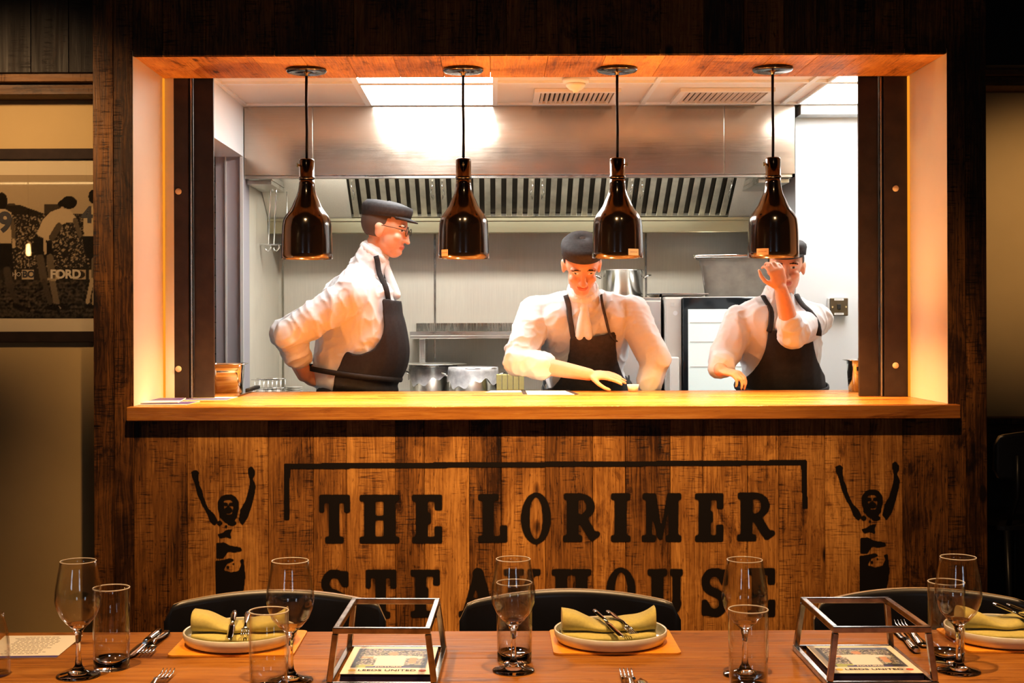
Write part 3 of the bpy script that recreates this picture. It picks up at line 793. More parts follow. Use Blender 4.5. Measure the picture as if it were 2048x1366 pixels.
# ================================================================== KITCHEN FITTINGS
def ceiling_light(x0, x1, y0, y1, label):
    t = thing('ceiling_light', label, 'ceiling light', ((x0 + x1) / 2, (y0 + y1) / 2, KC))
    w, h = (x1 - x0) / 2, (y1 - y0) / 2
    k = MB(); k.box((-w + .012, -h + .012, .0005), (w - .012, h - .012, .009)); k.build('diffuser', M['panel'], t)
    k = MB()
    for lo, hi in (((-w, -h), (w, -h + .0119)), ((-w, h - .0119), (w, h)), ((-w, -h + .0119), (-w + .0119, h - .0119)), ((w - .0119, -h + .0119), (w, h - .0119))): k.box((*lo, -.001), (*hi, .0115))
    k.build('frame', M['white'], t)
a0, a1 = X(740, YH, 210), X(990, YH, 210)
ceiling_light(a0, a1, 6.25, 6.845, 'square white ceiling light above the hood front, between first two lamps')
ceiling_light(a0, a1, 5.64, 6.21, 'square white ceiling light nearer the serving opening, mirrored in the hood')
b0 = X(1592, YH, 207)
ceiling_light(b0, b0 + .62, 6.25, 6.845, 'square white ceiling light beside the right steel column')
ceiling_light(b0, b0 + .62, 5.97, 6.215, 'square white ceiling light at right nearer the serving opening')
def air_vent(x0, x1, y0, y1, label):
    t = thing('air_vent', label, 'air vent', ((x0 + x1) / 2, (y0 + y1) / 2, KC), 0, 'ceiling air vents'); w, h = (x1 - x0) / 2, (y1 - y0) / 2; b = .03
    k = MB()
    for lo, hi in (((-w, -h), (w, -h + b)), ((-w, h - b), (w, h)), ((-w, -h + b), (-w + b, h - b)), ((w - b, -h + b), (w, h - b))): k.box((*lo, -.008), (*hi, .0115), None, .002)
    k.build('frame', M['ceiltile'], t)
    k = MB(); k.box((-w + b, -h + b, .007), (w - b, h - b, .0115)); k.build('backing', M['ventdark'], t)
    k = MB(); n = 15
    for i in range(n):
        x = -w + b + (2 * w - 2 * b) * (i + .5) / n
        k.box((-.0075, -h + b, -.0008), (.0075, h - b, .0008), Matrix.Translation((x, 0, -.001)) @ Matrix.Rotation(math.radians(40), 4, 'Y'))
    k.build('louvre', M['ceiltile'], t)
    return t
air_vent(X(1066, 6.7, 205), X(1232, 6.7, 205), 6.42, 6.80, 'louvred ceiling vent behind the smoke detector')
air_vent(X(1345, 6.7, 205), X(1528, 6.7, 205), 6.42, 6.80, 'louvred ceiling vent between the third and fourth lamp cords')
q = P(1152, 165, 6.1)
t = thing('smoke_detector', 'white smoke detector on the kitchen ceiling beside a louvred vent', 'smoke detector', (q.x, 6.12, KC))
k = MB(); k.lathe([(0, 0), (.06, 0), (.06, -.014), (.055, -.02), (0, -.02)], 32); k.build('base', M['ceiltile'], t)
k = MB(); k.lathe([(0, -.0202), (.045, -.0202), (.042, -.034), (.03, -.046), (.014, -.052), (.012, -.06), (0, -.06)], 32); k.build('sensor_dome', plain('warm_white_plastic', (.85, .72, .5), .4), t)

def hood():
    t = thing('extractor_hood', 'large stainless extractor hood with vertical baffle filters over the cooking line', 'extractor hood', (0, YH, 2.05))
    L = t.location
    x0, x1 = XKL + .003, X(1590, YH, 280); s1, s2 = X(627, YH), X(1450, YH)
    for a, b in ((x0, s1), (s1, s2), (s2, x1)):
        k = MB(); k.box(Vector((a + .0012, YH, 2.05)) - L, Vector((b - .0012, YH + .012, KC - .001)) - L, None, .0015); k.build('front_panel', M['steel_face'], t)
    k = MB()
    k.box(Vector((x0, YH + .0125, 2.035)) - L, Vector((x1, YH + .05, 2.052)) - L); k.build('front_gutter', M['steel'], t)
    k = MB(); k.box(Vector((x1 - .012, YH + .0125, 2.035)) - L, Vector((x1, YK - .005, KC - .001)) - L); k.build('end_panel', M['steel'], t)
    for a, b in ((x0, x0 + .125), (x1 - .17, x1 - .0125)):
        k = MB(); k.box(Vector((a, 6.95, 2.012)) - L, Vector((b, 7.6, 2.034)) - L, None, .002)
        e = b if a == x0 else a
        k.box(Vector((min(e, e), 6.95, 2.0345)) - L, Vector((e + .004, 7.6, 2.06)) - L); k.build('side_gutter', M['steel'], t)
    # sloping filter bank
    A, B = Vector((0, 7.22, 2.135)), Vector((0, 7.60, 1.885))
    d = (B - A); n = Vector((0, -d.z, d.y)).normalized()
    if n.y > 0: n = -n
    xs = [X(p, 7.5, 420) for p in (700, 877, 1073, 1268, 1462)]
    k = MB()
    def quad(xa, xb, off):
        o_ = -n * off
        k.prism([(xa, 0), (xb, 0), (xb, 1), (xa, 1)], Matrix(((1, 0, 0, 0), (0, d.y, n.y, A.y), (0, d.z, n.z, A.z), (0, 0, 0, 1))) @ Matrix.Translation((0, 0, -off)), .004)
    for qa, qb in ((x0, xs[0] - .001), (xs[-1] + .001, x1 - .013)):
        k = MB(); quad(qa, qb, .004)
        for v in k.bm.verts: v.co -= L
        k.build('blank_panel', M['steel_wall'], t)
    for i in range(4):
        a, b = xs[i] + .0015, xs[i + 1] - .0015
        k = MB(); quad(a, b, .026); 
        for v in k.bm.verts: v.co -= L
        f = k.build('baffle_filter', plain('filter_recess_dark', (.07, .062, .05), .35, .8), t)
        k = MB(); m = 9
        for j in range(m):
            c = a + (b - a) * (j + .5) / m
            k.box((c - .0165, .03, -.012), (c + .0165, .97, -.002), Matrix(((1, 0, 0, 0), (0, d.y, n.y, A.y), (0, d.z, n.z, A.z), (0, 0, 0, 1))), .002, seg=1)
        for r0, r1 in ((0, .03), (.97, 1)): k.box((a, r0, -.02), (b, r1, 0), Matrix(((1, 0, 0, 0), (0, d.y, n.y, A.y), (0, d.z, n.z, A.z), (0, 0, 0, 1))))
        for v in k.bm.verts: v.co -= L
        k.build('baffle', M['baffle'], f)
        for sx in (a + .025, b - .025):
            k = MB(); p0 = A + d * .30; p1 = A + d * .55
            k.tube([Vector((sx, 0, 0)) + p0 - L, Vector((sx, 0, 0)) + p0 + n * .03 - L, Vector((sx + (.012 if sx > (a + b) / 2 else -.012) * -1, 0, 0)) + (p0 + p1) / 2 + n * .04 - L, Vector((sx, 0, 0)) + p1 + n * .03 - L, Vector((sx, 0, 0)) + p1 - L], .003, 6)
            k.build('handle', M['chrome'], f)
    k = MB(); k.box(Vector((x0, 7.60, 1.80)) - L, Vector((x1 - .013, 7.66, 1.872)) - L, None, .004); k.box(Vector((x0, 7.59, 1.868)) - L, Vector((x1 - .013, 7.605, 1.884)) - L)
    k.box(Vector((x0, 7.66, 1.86)) - L, Vector((x1 - .013, YK - .004, 1.872)) - L)
    k.build('rear_gutter', plain('hood_gutter_steel', (.40, .37, .25), .35, 1), t)
hood()

# wall shelf on splashback
t = thing('wall_shelf', 'stainless shelf with upstand on the splashback behind the pots', 'shelf', (X(940, 7.75, 660), YK - .002, 1.25))
w = X(1190, 7.7, 660) - t.location.x; w0 = X(820, 7.7, 660) - t.location.x
zs = Z(663, 7.7) - 1.25; z2 = Z(677, 7.7) - 1.25
k = MB(); k.box((w0, -.30, z2), (w, -.012, z2 + .018), None, .002); k.box((w0, -.304, z2 + .02), (w, -.285, zs)); k.build('shelf_board', M['steel'], t)
k = MB(); k.box((w0 + .02, -.011, zs + .0), (w, -.001, Z(646, YK) - 1.25)); k.build('upstand', M['steel_dark'], t)
for xq in (w0 + .05, w - .06):
    k = MB(); k.box((xq, -.26, z2 - .16), (xq + .035, -.001, z2 - .0005), None, .003); k.build('bracket', M['steel'], t)

ZR = .90
t = thing('cooking_range', 'stainless cooking range below the hood carrying the wrapped pots', 'cooking range', (.0, 7.45, 0))
k = MB(); k.box((-.72, -.42, .12), (.54, .54, .86), None, .004); k.build('body', M['steel'], t)
k = MB(); k.box((-.73, -.45, .8605), (.55, .54, ZR), None, .004); k.build('top', M['steel'], t)
for xx in (-.66, .48):
    for yy in (-.36, .48):
        k = MB(); k.tube([(xx, yy, 0), (xx, yy, .1195)], .025, 12); k.build('leg', M['steel'], t)
for i in range(5):
    k = MB(); k.tube([(-.55 + .24 * i, -.4205, .8), (-.55 + .24 * i, -.45, .8)], .02, 14); k.build('knob', M['knifehandle'], t)
t = thing('prep_table', 'stainless prep table in the left corner of the kitchen', 'table', (-1.0, 7.45, 0))
k = MB(); k.box((-.26, -.48, .86), (.25, .53, ZR), None, .003); k.build('table_top', M['steel'], t)
k = MB(); k.box((-.24, -.46, .25), (.24, .51, .265)); k.build('undershelf', M['steel'], t)
for xx in (-.23, .22):
    for yy in (-.44, .49):
        k = MB(); k.tube([(xx, yy, 0), (xx, yy, .8595)], .018, 10); k.build('leg', M['steel'], t)

def stock_pot(px, Yp, rpx, py_top, label, zb=ZR, film=True, lid=0):
    r = rpx * Yp / F; zt = Z(py_top, Yp, px); h = zt - zb
    t = thing('stock_pot', label, 'pot', (X(px, Yp, 760), Yp, zb + .0005))
    k = MB(); k.lathe([(0, 0), (r * .97, 0), (r, .01), (r, h - .006), (r + .005, h - .003), (r + .003, h), (r - .004, h), (r - .004, .006), (0, .006)], 44); b = k.build('body', M['pot'], t)
    for s in (-1, 1):
        k = MB(); z = h * .72
        k.tube([(s * r, -.04, z), (s * (r + .03), -.035, z + .012), (s * (r + .042), 0, z + .014), (s * (r + .03), .035, z + .012), (s * r, .04, z)], .0045, 8); k.build('handle', M['chrome'], t)
    if film:
        k = MB(); rings = []
        for i, (rr, zz_) in enumerate(((0.001, h + .004), (r * .6, h + .004), (r + .004, h + .003), (r + .006, h - .02), (r + .003, h - .06), (r + .009, h - .085))):
            rings.append([(rr * math.cos(a) * (1 + .02 * math.sin(7 * a + i)), rr * math.sin(a) * (1 + .02 * math.sin(5 * a)), zz_ + (0 if i < 4 else .022 * math.sin(3 * a + i) + .012 * math.sin(11 * a))) for a in np.linspace(0, 2 * PI, 72)[:-1]])
        k.grid(rings, wrap=True); k.build('cling_film', M['film'], t)
    if lid:
        k = MB(); k.lathe([(0, h + .016), (lid * .9, h + .013), (lid, h + .009), (lid, h + .0065), (0, h + .0065)], 44); k.build('lid', M['steel'], t)
    return t
stock_pot(866, 7.52, 46, 731, 'wide steel pot wrapped in cling film under a flat tray lid, beside the chef', lid=.19)
stock_pot(946, 7.28, 48, 735, 'steel pot wrapped in cling film, nearest the yellow packs')
stock_pot(1245, 7.45, 42, 540, 'tall steel pot with a rolled rim standing on the tall cabinet', zb=1.4285, film=False)
for i in range(5):
    px = 998 + 11.2 * i
    o = thing('food_pack', 'pale yellow upright pack in the row of five beside the wrapped pots', 'pack', (X(px, 7.11, 770), 7.11, ZR + .0005), 0, 'row of pale yellow packs')
    k = MB(); k.box((-.0132, -.04, 0), (.0132, .04, Z(749, 7.11) - ZR), None, .002); b = k.build('carton', M['yellowbox'], o)
    k = MB(); k.box((-.0135, -.0405, .04), (.0135, .0405, .047)); k.build('band', plain('pack_band', (.45, .36, .12), .6) if i == 0 else bpy.data.materials['pack_band'], o)
# wire basket and little plates (left corner)
t = thing('wire_basket', 'wire basket holding pale crockery in the left kitchen corner', 'basket', (X(532, 7.15, 770), 7.15, ZR + .0005))
k = MB()
for z in (.004, .05, .10): k.tube([(-.09, -.08, z), (.09, -.08, z), (.09, .08, z), (-.09, .08, z)], .0025, 6, closed=True)
k.build('rim_wire', M['chrome'], t)
k = MB()
for i in range(9):
    x = -.09 + .0225 * i
    for y in (-.08, .08): k.tube([(x, y, .002), (x, y, .10)], .0015, 5)
    k.tube([(x, -.08, .002), (x, .08, .002)], .0015, 5)
k.build('upright_wire', M['chrome'], t)
for i in range(4):
    o = thing('ramekin', 'small pale ramekin standing in the wire basket', 'ramekin', (t.location.x - .063 + .042 * i, 7.11, ZR + .006), 0, 'ramekins in the wire basket')
    k = MB(); k.lathe([(0, 0), (.017, 0), (.0195, .045), (.0175, .045), (.015, .004), (0, .004)], 20); k.build('bowl', M['plate'], o)
for i in range(5):
    o = tag(thing('side_plate', 'small pale plate in the little stack behind the white haired chef', 'plate', (X(588, 7.3, 770), 7.3, ZR + .0006 + .0105 * i), 0, 'stack of small plates'), 'small pale plate in the low stack right of the wire basket')
    k = MB(); k.lathe([(0, 0), (.03, 0), (.045, .008), (.044, .0098), (.03, .0025), (0, .0025)], 24); k.build('plate_body', M['plate'], o)
# utensil rack with hooks, hanging tools
t = thing('utensil_rack', 'wall mounted steel rail with hooks in the left kitchen corner', 'utensil rack', (X(530, 7.35, 488), 7.35, Z(488, 7.35)))
k = MB(); k.box((-.11, -.012, -.004), (.13, .012, .005), None, .002); k.build('rail', M['chrome'], t)
for s in (-.10, .12):
    k = MB(); k.tube([(s, 0, .0055), (s, 0, 2.0 - t.location.z + .012)], .004, 8); k.build('hanger', M['steel'], t)
for i, xq in enumerate((-.075, -.035, .03, .075)):
    k = MB(); k.tube([(xq, 0, -.0045), (xq + .002, 0, -.02), (xq - .012, 0, -.033), (xq - .026, 0, -.03), (xq - .028, 0, -.015)], .0045, 8); k.build('hook', M['chrome'], t)
for px, lb in ((541, 'long thin steel skewer hook hanging left of its twin from the hood edge'), (552, 'long thin steel skewer hook hanging right of its twin from the hood edge')):
    q = P(px, 420, 7.22); t = thing('hanging_skewer', lb, 'utensil', (q.x, 7.22, Z(487, 7.22)))
    zt = Z(360 + (px - 541) * .7, 7.22) - t.location.z
    k = MB(); k.tube([(-.018, 0, zt - .035), (-.018, 0, zt - .012), (-.009, 0, zt), (0, 0, zt - .008), (.001, 0, zt - .04), (-.012 , 0, 0)], .0042, 8); k.build('rod', M['chrome'], t)
# tall steel cabinet + combi oven on the right
t = thing('steel_cabinet', 'narrow steel cabinet left of the oven, a flat tray on top', 'cabinet', (X(1268, 7.1, 700), 7.15, 0))
xa, xb = -.165, X(1324, 7.1) - t.location.x
k = MB(); k.box((xa, -.02, .1), (xb, .75, 1.4275), None, .004); k.build('carcass', M['steel'], t)
k = MB(); k.box((xa + .004, -.045, .11), (xb - .004, -.0205, 1.41), None, .006); dd = k.build('door', plain('pale_steel_door', (.78, .76, .73), .35, .6), t)
k = MB(); k.tube([(xb - .04, -.0455, .75), (xb - .04, -.075, .77), (xb - .04, -.075, 1.0), (xb - .04, -.0455, 1.02)], .008, 8); k.build('handle', M['chrome'], dd)
for xx in (xa + .03, xb - .03):
    for yy in (.02, .71):
        k = MB(); k.tube([(xx, yy, 0), (xx, yy, .0995)], .02, 10); k.build('leg', M['steel'], t)
t = thing('combi_oven', 'steel combi oven with dark framed glass door against the white wall', 'oven', (X(1330, 7.05, 700), 7.05, 0))
wv = XKR - .004 - t.location.x; zt = 1.428
k = MB(); k.box((.004, .03, .12), (wv, .9, zt), None, .004); k.build('body', plain('oven_side_steel', (.80, .78, .74), .38, .5), t)
dx = X(1365, 7.02) - t.location.x
k = MB(); k.box((.006, .004, .14), (dx, .0295, zt - .008), None, .003); cp = k.build('control_panel', plain('oven_panel_pale', (.72, .70, .66), .4, .3), t)
k = MB(); k.box((.03, .0025, zt - .05), (.05, .0039, zt - .03)); k.build('printed_code_plate', M['lightgrey'], cp)
k = MB(); k.tube([(.055, .002, zt - .085), (.055, .0038, zt - .085)], .012, 20); k.build('round_mark', M['white'], cp)
k = MB(); k.box((dx + .002, -.02, .14), (wv, .0295, zt - .004), None, .005); dr = k.build('door', M['ovenblack'], t)
k = MB(); k.box((dx + .03, -.0225, .5), (wv - .03, -.0205, zt - .065), None, .0008); win = k.build('window_pane', M['ovenwin'], dr)
k = MB()
for z in (.80, .93, 1.06, 1.19, 1.29): k.box((dx + .04, -.0245, z), (wv - .04, -.0228, z + .005))
k.build('rack_line', M['lightgrey'], win)
k = MB(); k.box((.05 - .03, -.05, .78), (.05 + .018, -.03, Z(715, 7.0) + .0), None, .008); k.box((.03, -.0299, .8), (.05, .0035, .83)); k.box((.03, -.0299, 1.05), (.05, .0035, 1.08)); k.build('handle', plain('white_handle', (.8, .78, .75), .35), dr)
for xx in (.05, wv - .06):
    for yy in (.1, .8):
        k = MB(); k.tube([(xx, yy, 0), (xx, yy, .1195)], .025, 10); k.build('leg', M['steel'], t)
t = thing('baking_tray', 'shallow steel tray overhanging the gap between cabinet and oven', 'tray', (X(1352, 7.3, 590), 7.3, 1.4288))
k = MB(); k.grid([[(sx * w_, sy * d_, z) for sx, sy in ((-1, -1), (1, -1), (1, 1), (-1, 1))] for w_, d_, z in ((.01, .01, .001), (.12, .10, .001), (.142, .12, .018), (.155, .13, .019), (.155, .13, .016), (.143, .121, .015), (.121, .101, -.0))], False, wrap=True); k.build('tray_body', M['chrome'], t)
t = thing('food_container', 'deep steel food container under a pale tray lid on the oven', 'food container', (X(1478, 7.35, 560), 7.35, 1.4285), math.radians(-16))
hh = Z(519, 7.35) - 1.4285
k = MB()
def ringr(w_, d_, z, r=.03): return [(x, y, z) for x, y in rrect(-w_, -d_, w_, d_, r, 4)]
k.grid([ringr(.01, .01, 0, .005), ringr(.175, .10, 0), ringr(.195, .12, hh * .8), ringr(.2, .125, hh * .8 + .002), ringr(.205, .13, hh), ringr(.22, .145, hh), ringr(.22, .145, hh - .006), ringr(.208, .133, hh - .006)], True, wrap=True); k.build('tub', M['polycarb'], t)
k = MB(); k.grid([ringr(.01, .01, hh + .004, .005), ringr(.205, .13, hh + .004), ringr(.222, .147, hh + .018), ringr(.232, .157, hh + .018), ringr(.232, .157, hh + .003), ringr(.222, .147, hh + .0005)], True, wrap=True); k.build('lid', M['chrome'], t)
q = P(1674, 614, 7.0)
t = thing('isolator_switch', 'bronze switch plate with two small labels on the white wall', 'switch', (q.x, 6.9995, q.z))
k = MB(); k.box((-.052, -.03, -.045), (.045, -.0003, .045), None, .003); k.build('back_box', M['lightgrey'], t)
k = MB(); k.box((-.046, -.040, -.046), (.048, -.0302, .046), None, .004); pt = k.build('face_plate', M['switchplate'], t)
k = MB(); k.box((-.009, -.046, -.012), (.009, -.0402, .014), None, .002); k.build('rocker', M['knifehandle'], t)
for s in (-.034, .036):
    k = MB(); k.tube([(s, -.0402, 0), (s, -.0425, 0)], .005, 12); k.build('screw', M['chrome'], pt)
for z in (.038, -.036):
    k = MB(); k.box((-.024, -.0412, z - .005), (.024, -.0402, z + .005)); lb = k.build('label_strip', M['white'], pt)
    k = MB()
    for i in range(6): k.box((-.019 + .0065 * i, -.0418, z - .002), (-.0145 + .0065 * i, -.0413, z + .002))
    k.build('tiny_print', M['papergrey'], lb)

# ================================================================== ON THE SERVING COUNTER
ZT = ZCNT + .0008
def tub(label, px, py, w, d, h, rz=0, name='steel_tub', mat='chrome'):
    q = on_z(px, py, ZCNT); t = thing(name, label, 'food tub', (q.x, q.y, ZT), rz)
    k = MB(); R_ = lambda a, b, z, r=.02: [(x, y, z) for x, y in rrect(-a, -b, a, b, r, 4)]
    k.grid([R_(.004, .004, 0, .002), R_(w * .86, d * .86, 0), R_(w * .97, d * .97, h * .75), R_(w, d, h), R_(w + .014, d + .014, h), R_(w + .014, d + .014, h - .003), R_(w + .002, d + .002, h - .003)], True, wrap=True)
    k.build('tub_body', M[mat], t); return t
tub('square steel tub beside the left column, reflecting orange light', 457, 785, .066, .075, .125, math.radians(6))
t = tub('small steel tub with a spoon, tucked behind the right column', 1719, 783, .045, .06, .135)
k = MB(); k.tube([(-.02, 0, .06), (-.005, -.01, .14), (.03, -.02, .152)], [.004, .004, .006], 8); k.build('spoon', M['knifehandle'], t)
a, b = on_z(468, 795, ZCNT), on_z(515, 779, ZCNT)
t = thing('kitchen_knife', 'kitchen knife with a black handle lying on papers by the left column', 'knife', (a.x, a.y, ZT + .004), math.atan2((b - a).y, (b - a).x))
L_ = (b - a).length
k = MB(); k.prism([(0, .0), (.03, -.012), (L_ * .58, -.014), (L_ * .58, .010), (.02, .006)], I4, .0022); k.build('blade', M['chrome'], t)
k = MB(); k.box((L_ * .55, -.012, -.001), (L_, .010, .014), None, .004); k.build('handle', M['knifehandle'], t)
def sheet(name, label, cat, corners, mat, z=0.0, th=.0012, group=None, extra=None):
    pts = [on_z(px, py, ZCNT) for px, py in corners]; c = sum(pts, Vector()) / len(pts)
    t = thing(name, label, cat, (c.x, c.y, ZT + z), 0, group)
    k = MB(); k.prism([(p.x - c.x, p.y - c.y) for p in pts], I4, th); k.build('sheet', mat, t)
    if extra: extra(t, pts, c, th)
    return t
def band_on(fr, mat, nm):
    def f(t, pts, c, th):
        k = MB(); q = [pts[0].lerp(pts[3], fr[0]), pts[1].lerp(pts[2], fr[0]), pts[1].lerp(pts[2], fr[1]), pts[0].lerp(pts[3], fr[1])]
        k.prism([(p.x - c.x, p.y - c.y) for p in q], Matrix.Translation((0, 0, th)), .0004); k.build(nm, mat, t)
    return f
sheet('leaflet', 'flat purple leaflet at the left counter end, under the blue one', 'leaflet', [(272, 810.5), (372, 810.5), (400, 803.5), (300, 803.5)], M['paper'], 0, .0012, None, band_on((.1, .9), M['purple'], 'printed_area'))
sheet('leaflet', 'blue and white leaflet lying on top of the purple leaflet, left counter end', 'leaflet', [(276, 809.5), (356, 808), (372, 799.5), (300, 799.5)], M['paper'], .003, .004, None, band_on((.35, .95), M['purple'], 'printed_area'))
sheet('menu_sheet', 'printed menu sheet in front of the left steel column', 'paper', [(366, 801.5), (452, 801), (476, 794.5), (378, 795)], M['paper'], 0, .0012, None, band_on((.1, .55), M['purple'], 'printed_area'))
sheet('order_slip', 'white order slip with a black clip edge, left of the larger slip', 'order slip', [(970, 785.5), (1044, 785.2), (1046, 781.5), (984, 781.7)], M['paper'], 0, .001, None, None)
def clip(t, pts, c, th):
    for (i, j) in ((0, 3), (1, 2)):
        k = MB(); o_ = Vector((.018 if i == 0 else -.018, 0, 0))
        q = [pts[i], pts[i] + o_, pts[j] + o_, pts[j]]
        if i == 1: q = q[::-1]
        k.prism([(p.x - c.x, p.y - c.y) for p in q], Matrix.Translation((0, 0, th)), .002); k.build('clip_edge', M['ink'], t)
sheet('order_slip', 'larger white order slip with black edges at the counter centre', 'order slip', [(1046, 790), (1158, 790), (1138, 781.8), (1042, 781.8)], M['paper'], 0, .001, None, clip)
q = on_z(1266, 783, ZCNT)
t = thing('ramekin', 'small white ramekin by the leaning chef\'s hand on the counter', 'ramekin', (q.x, q.y, ZT))
k = MB(); k.lathe([(0, 0), (.02, 0), (.026, .03), (.023, .03), (.018, .004), (0, .004)], 28); k.build('bowl', M['white'], t)

# ================================================================== PEOPLE
def remesh(mb, voxel, smooth=5, fac=.5):
    me = bpy.data.meshes.new('tmp'); mb.bm.to_mesh(me); mb.bm.free()
    o = bpy.data.objects.new('tmp', me); C.objects.link(o)
    m = o.modifiers.new('r', 'REMESH'); m.mode = 'VOXEL'; m.voxel_size = voxel; m.use_smooth_shade = True
    if smooth:
        s = o.modifiers.new('s', 'SMOOTH'); s.iterations = smooth; s.factor = fac
    dg = bpy.context.evaluated_depsgraph_get()
    out = bpy.data.meshes.new_from_object(o.evaluated_get(dg))
    C.objects.unlink(o); bpy.data.objects.remove(o); bpy.data.meshes.remove(me)
    out.materials.clear()
    return out
def limb(mb, p0, p1, r0, r1, sub=2, mid=None):
    p0, p1 = Vector(p0), Vector(p1); L = (p1 - p0).length; n = max(2, int(L / (min(r0, r1) * .35)))
    for i in range(n + 1):
        f = i / n; r = r0 + (r1 - r0) * f
        if mid: r += mid * math.sin(PI * f)
        mb.sphere(p0.lerp(p1, f), r, sub)
def chain(mb, pts, rs, sub=1):
    for a, b, r0, r1 in zip(pts[:-1], pts[1:], rs[:-1], rs[1:]): limb(mb, a, b, r0, r1, sub)
def hand(mb, w, d, up, side, curl=.5, scale=1.0, grip=1.0):
    """w wrist, d pointing direction, up = back of the hand, side = direction of the thumb"""
    w, d, up = Vector(w), Vector(d).normalized(), Vector(up); up = (up - d * up.dot(d)).normalized(); sd = d.cross(up).normalized()
    if sd.dot(Vector(side)) < 0: sd = -sd
    s = scale
    R_ = Matrix((sd, d, up)).transposed()
    mb.sphere(w + d * .045 * s, (.041 * s, .052 * s, .016 * s), 2, R_); mb.sphere(w + d * .075 * s, (.041 * s, .022 * s, .014 * s), 2, R_); mb.sphere(w + d * .012 * s, (.029 * s, .03 * s, .018 * s), 2, R_)
    for i, (off, L) in enumerate(((.031, .072), (.0105, .080), (-.0105, .075), (-.030, .058))):
        p = w + d * (.086 if i in (1, 2) else .080) * s + sd * off * s; a = 0.12; pts = [w + d * .05 * s + sd * off * .9 * s, p]
        q = p; fl = (L * .45, L * .32, L * .25)
        for j, l in enumerate(fl):
            a += curl * (.65, .95, .7)[j]
            q = q + (d * math.cos(a) - up * math.sin(a) + sd * off * .8) * l * s; pts.append(q)
        chain(mb, pts, [.0095 * s, .0095 * s, .0088 * s, .0080 * s, .0070 * s])
    b = w + d * .022 * s + sd * .026 * s - up * .004 * s
    t1 = b + (d * .62 + sd * .62 - up * .3 * grip) * .045 * s; t2 = t1 + (d * .85 + sd * .2 - up * .45 * grip) * .032 * s; t3 = t2 + (d * .95 - sd * .12 - up * .4 * grip) * .024 * s
    chain(mb, [b, t1, t2, t3], [.0145 * s, .0115 * s, .0102 * s, .0082 * s])
def frame_of(yaw, pitch=0.0, roll=0.0):
    """local x = right side, y = forward, z = up; yaw 0 faces -Y (the camera)"""
    return (Matrix.Rotation(yaw, 3, 'Z') @ Matrix(((-1, 0, 0), (0, -1, 0), (0, 0, 1))) @ Matrix.Rotation(-pitch, 3, 'X') @ Matrix.Rotation(roll, 3, 'Y'))
def head(mb, c, R_, s=1.0, beard=0):
    A = lambda x, y, z: Vector(c) + R_ @ (Vector((x, y, z)) * s)
    E = lambda p, r: mb.sphere(A(*p), tuple(q * s for q in r), 3, R_)
    E((0, -.012, .035), (.076, .095, .088)); E((0, .03, .03), (.068, .062, .072)); E((0, .035, -.035), (.060, .058, .062)); E((0, .058, -.078), (.036, .034, .030))
    E((0, .02, -.06), (.055, .06, .045))
    for sx in (-1, 1):
        E((sx * .076, -.008, -.004), (.010, .020, .032)); E((sx * .082, -.014, .010), (.007, .017, .017))
        E((sx * .036, .068, -.018), (.024, .022, .020)); E((sx * .034, .082, .034), (.026, .012, .008)); E((sx * .012, .100, -.026), (.010, .010, .008))
    for i in range(5): E((0, .088 + .0058 * i, .022 - .0125 * i), (.010 + .0012 * i, .010, .010))
    E((0, .092, -.050), (.024, .010, .0055)); E((0, .090, -.059), (.021, .010, .006)); E((0, .083, -.079), (.018, .014, .013))
    return A
def paint(me, A, s, R_, c, hairmat, mats):
    """skin, lips, eyes and brows as materials of the one body mesh"""
    for m in mats: me.materials.append(m)
    n = len(me.polygons); cen = np.zeros(n * 3); me.polygons.foreach_get('center', cen); cen = cen.reshape(-1, 3)
    loc = (cen - np.array(c)) @ np.array(R_) / s
    x, y, z = np.abs(loc[:, 0]), loc[:, 1], loc[:, 2]
    mi = np.zeros(n, int); front = (y > .05) & (y < .14)
    mi[front & (x < .023) & (z < -.0455) & (z > -.064) & (y > .085)] = 1
    mi[front & (((x - .033) / .0145) ** 2 + ((z - .016) / .0062) ** 2 < 1)] = 2
    mi[front & (((x - .033) / .0050) ** 2 + ((z - .0155) / .0050) ** 2 < 1)] = 3
    mi[front & (x > .014) & (x < .054) & (np.abs(z - .036 + .004 * ((x - .03) / .02) ** 2) < .0028)] = 3
    me.polygons.foreach_set('material_index', mi)
def cut(me, keepfn, smooth_rim=6):
    bm = bmesh.new(); bm.from_mesh(me)
    bmesh.ops.delete(bm, geom=[f for f in bm.faces if not keepfn(f.calc_center_median())], context='FACES')
    for _ in range(smooth_rim):
        new = {}
        for v in bm.verts:
            if v.is_boundary:
                nb = [e.other_vert(v).co for e in v.link_edges if e.is_boundary]
                if len(nb) == 2: new[v] = v.co * .4 + (nb[0] + nb[1]) * .3
        for v, co in new.items(): v.co = co
    bm.to_mesh(me); bm.free(); return me

def led_strip(x, s, label):
    t = thing('led_strip', label, 'led strip', (x, YB - .010, ZCNT))
    k = MB(); k.box((min(0, s * .005), -.008, .002), (max(0, s * .005), .008, ZTOP - ZCNT - .002)); k.build('diffuser', M['edgestrip'], t)
led_strip(XL + .0004, 1, 'thin orange light strip in the corner of the left jamb'); led_strip(XR - .0004, -1, 'thin orange light strip in the corner of the right jamb')

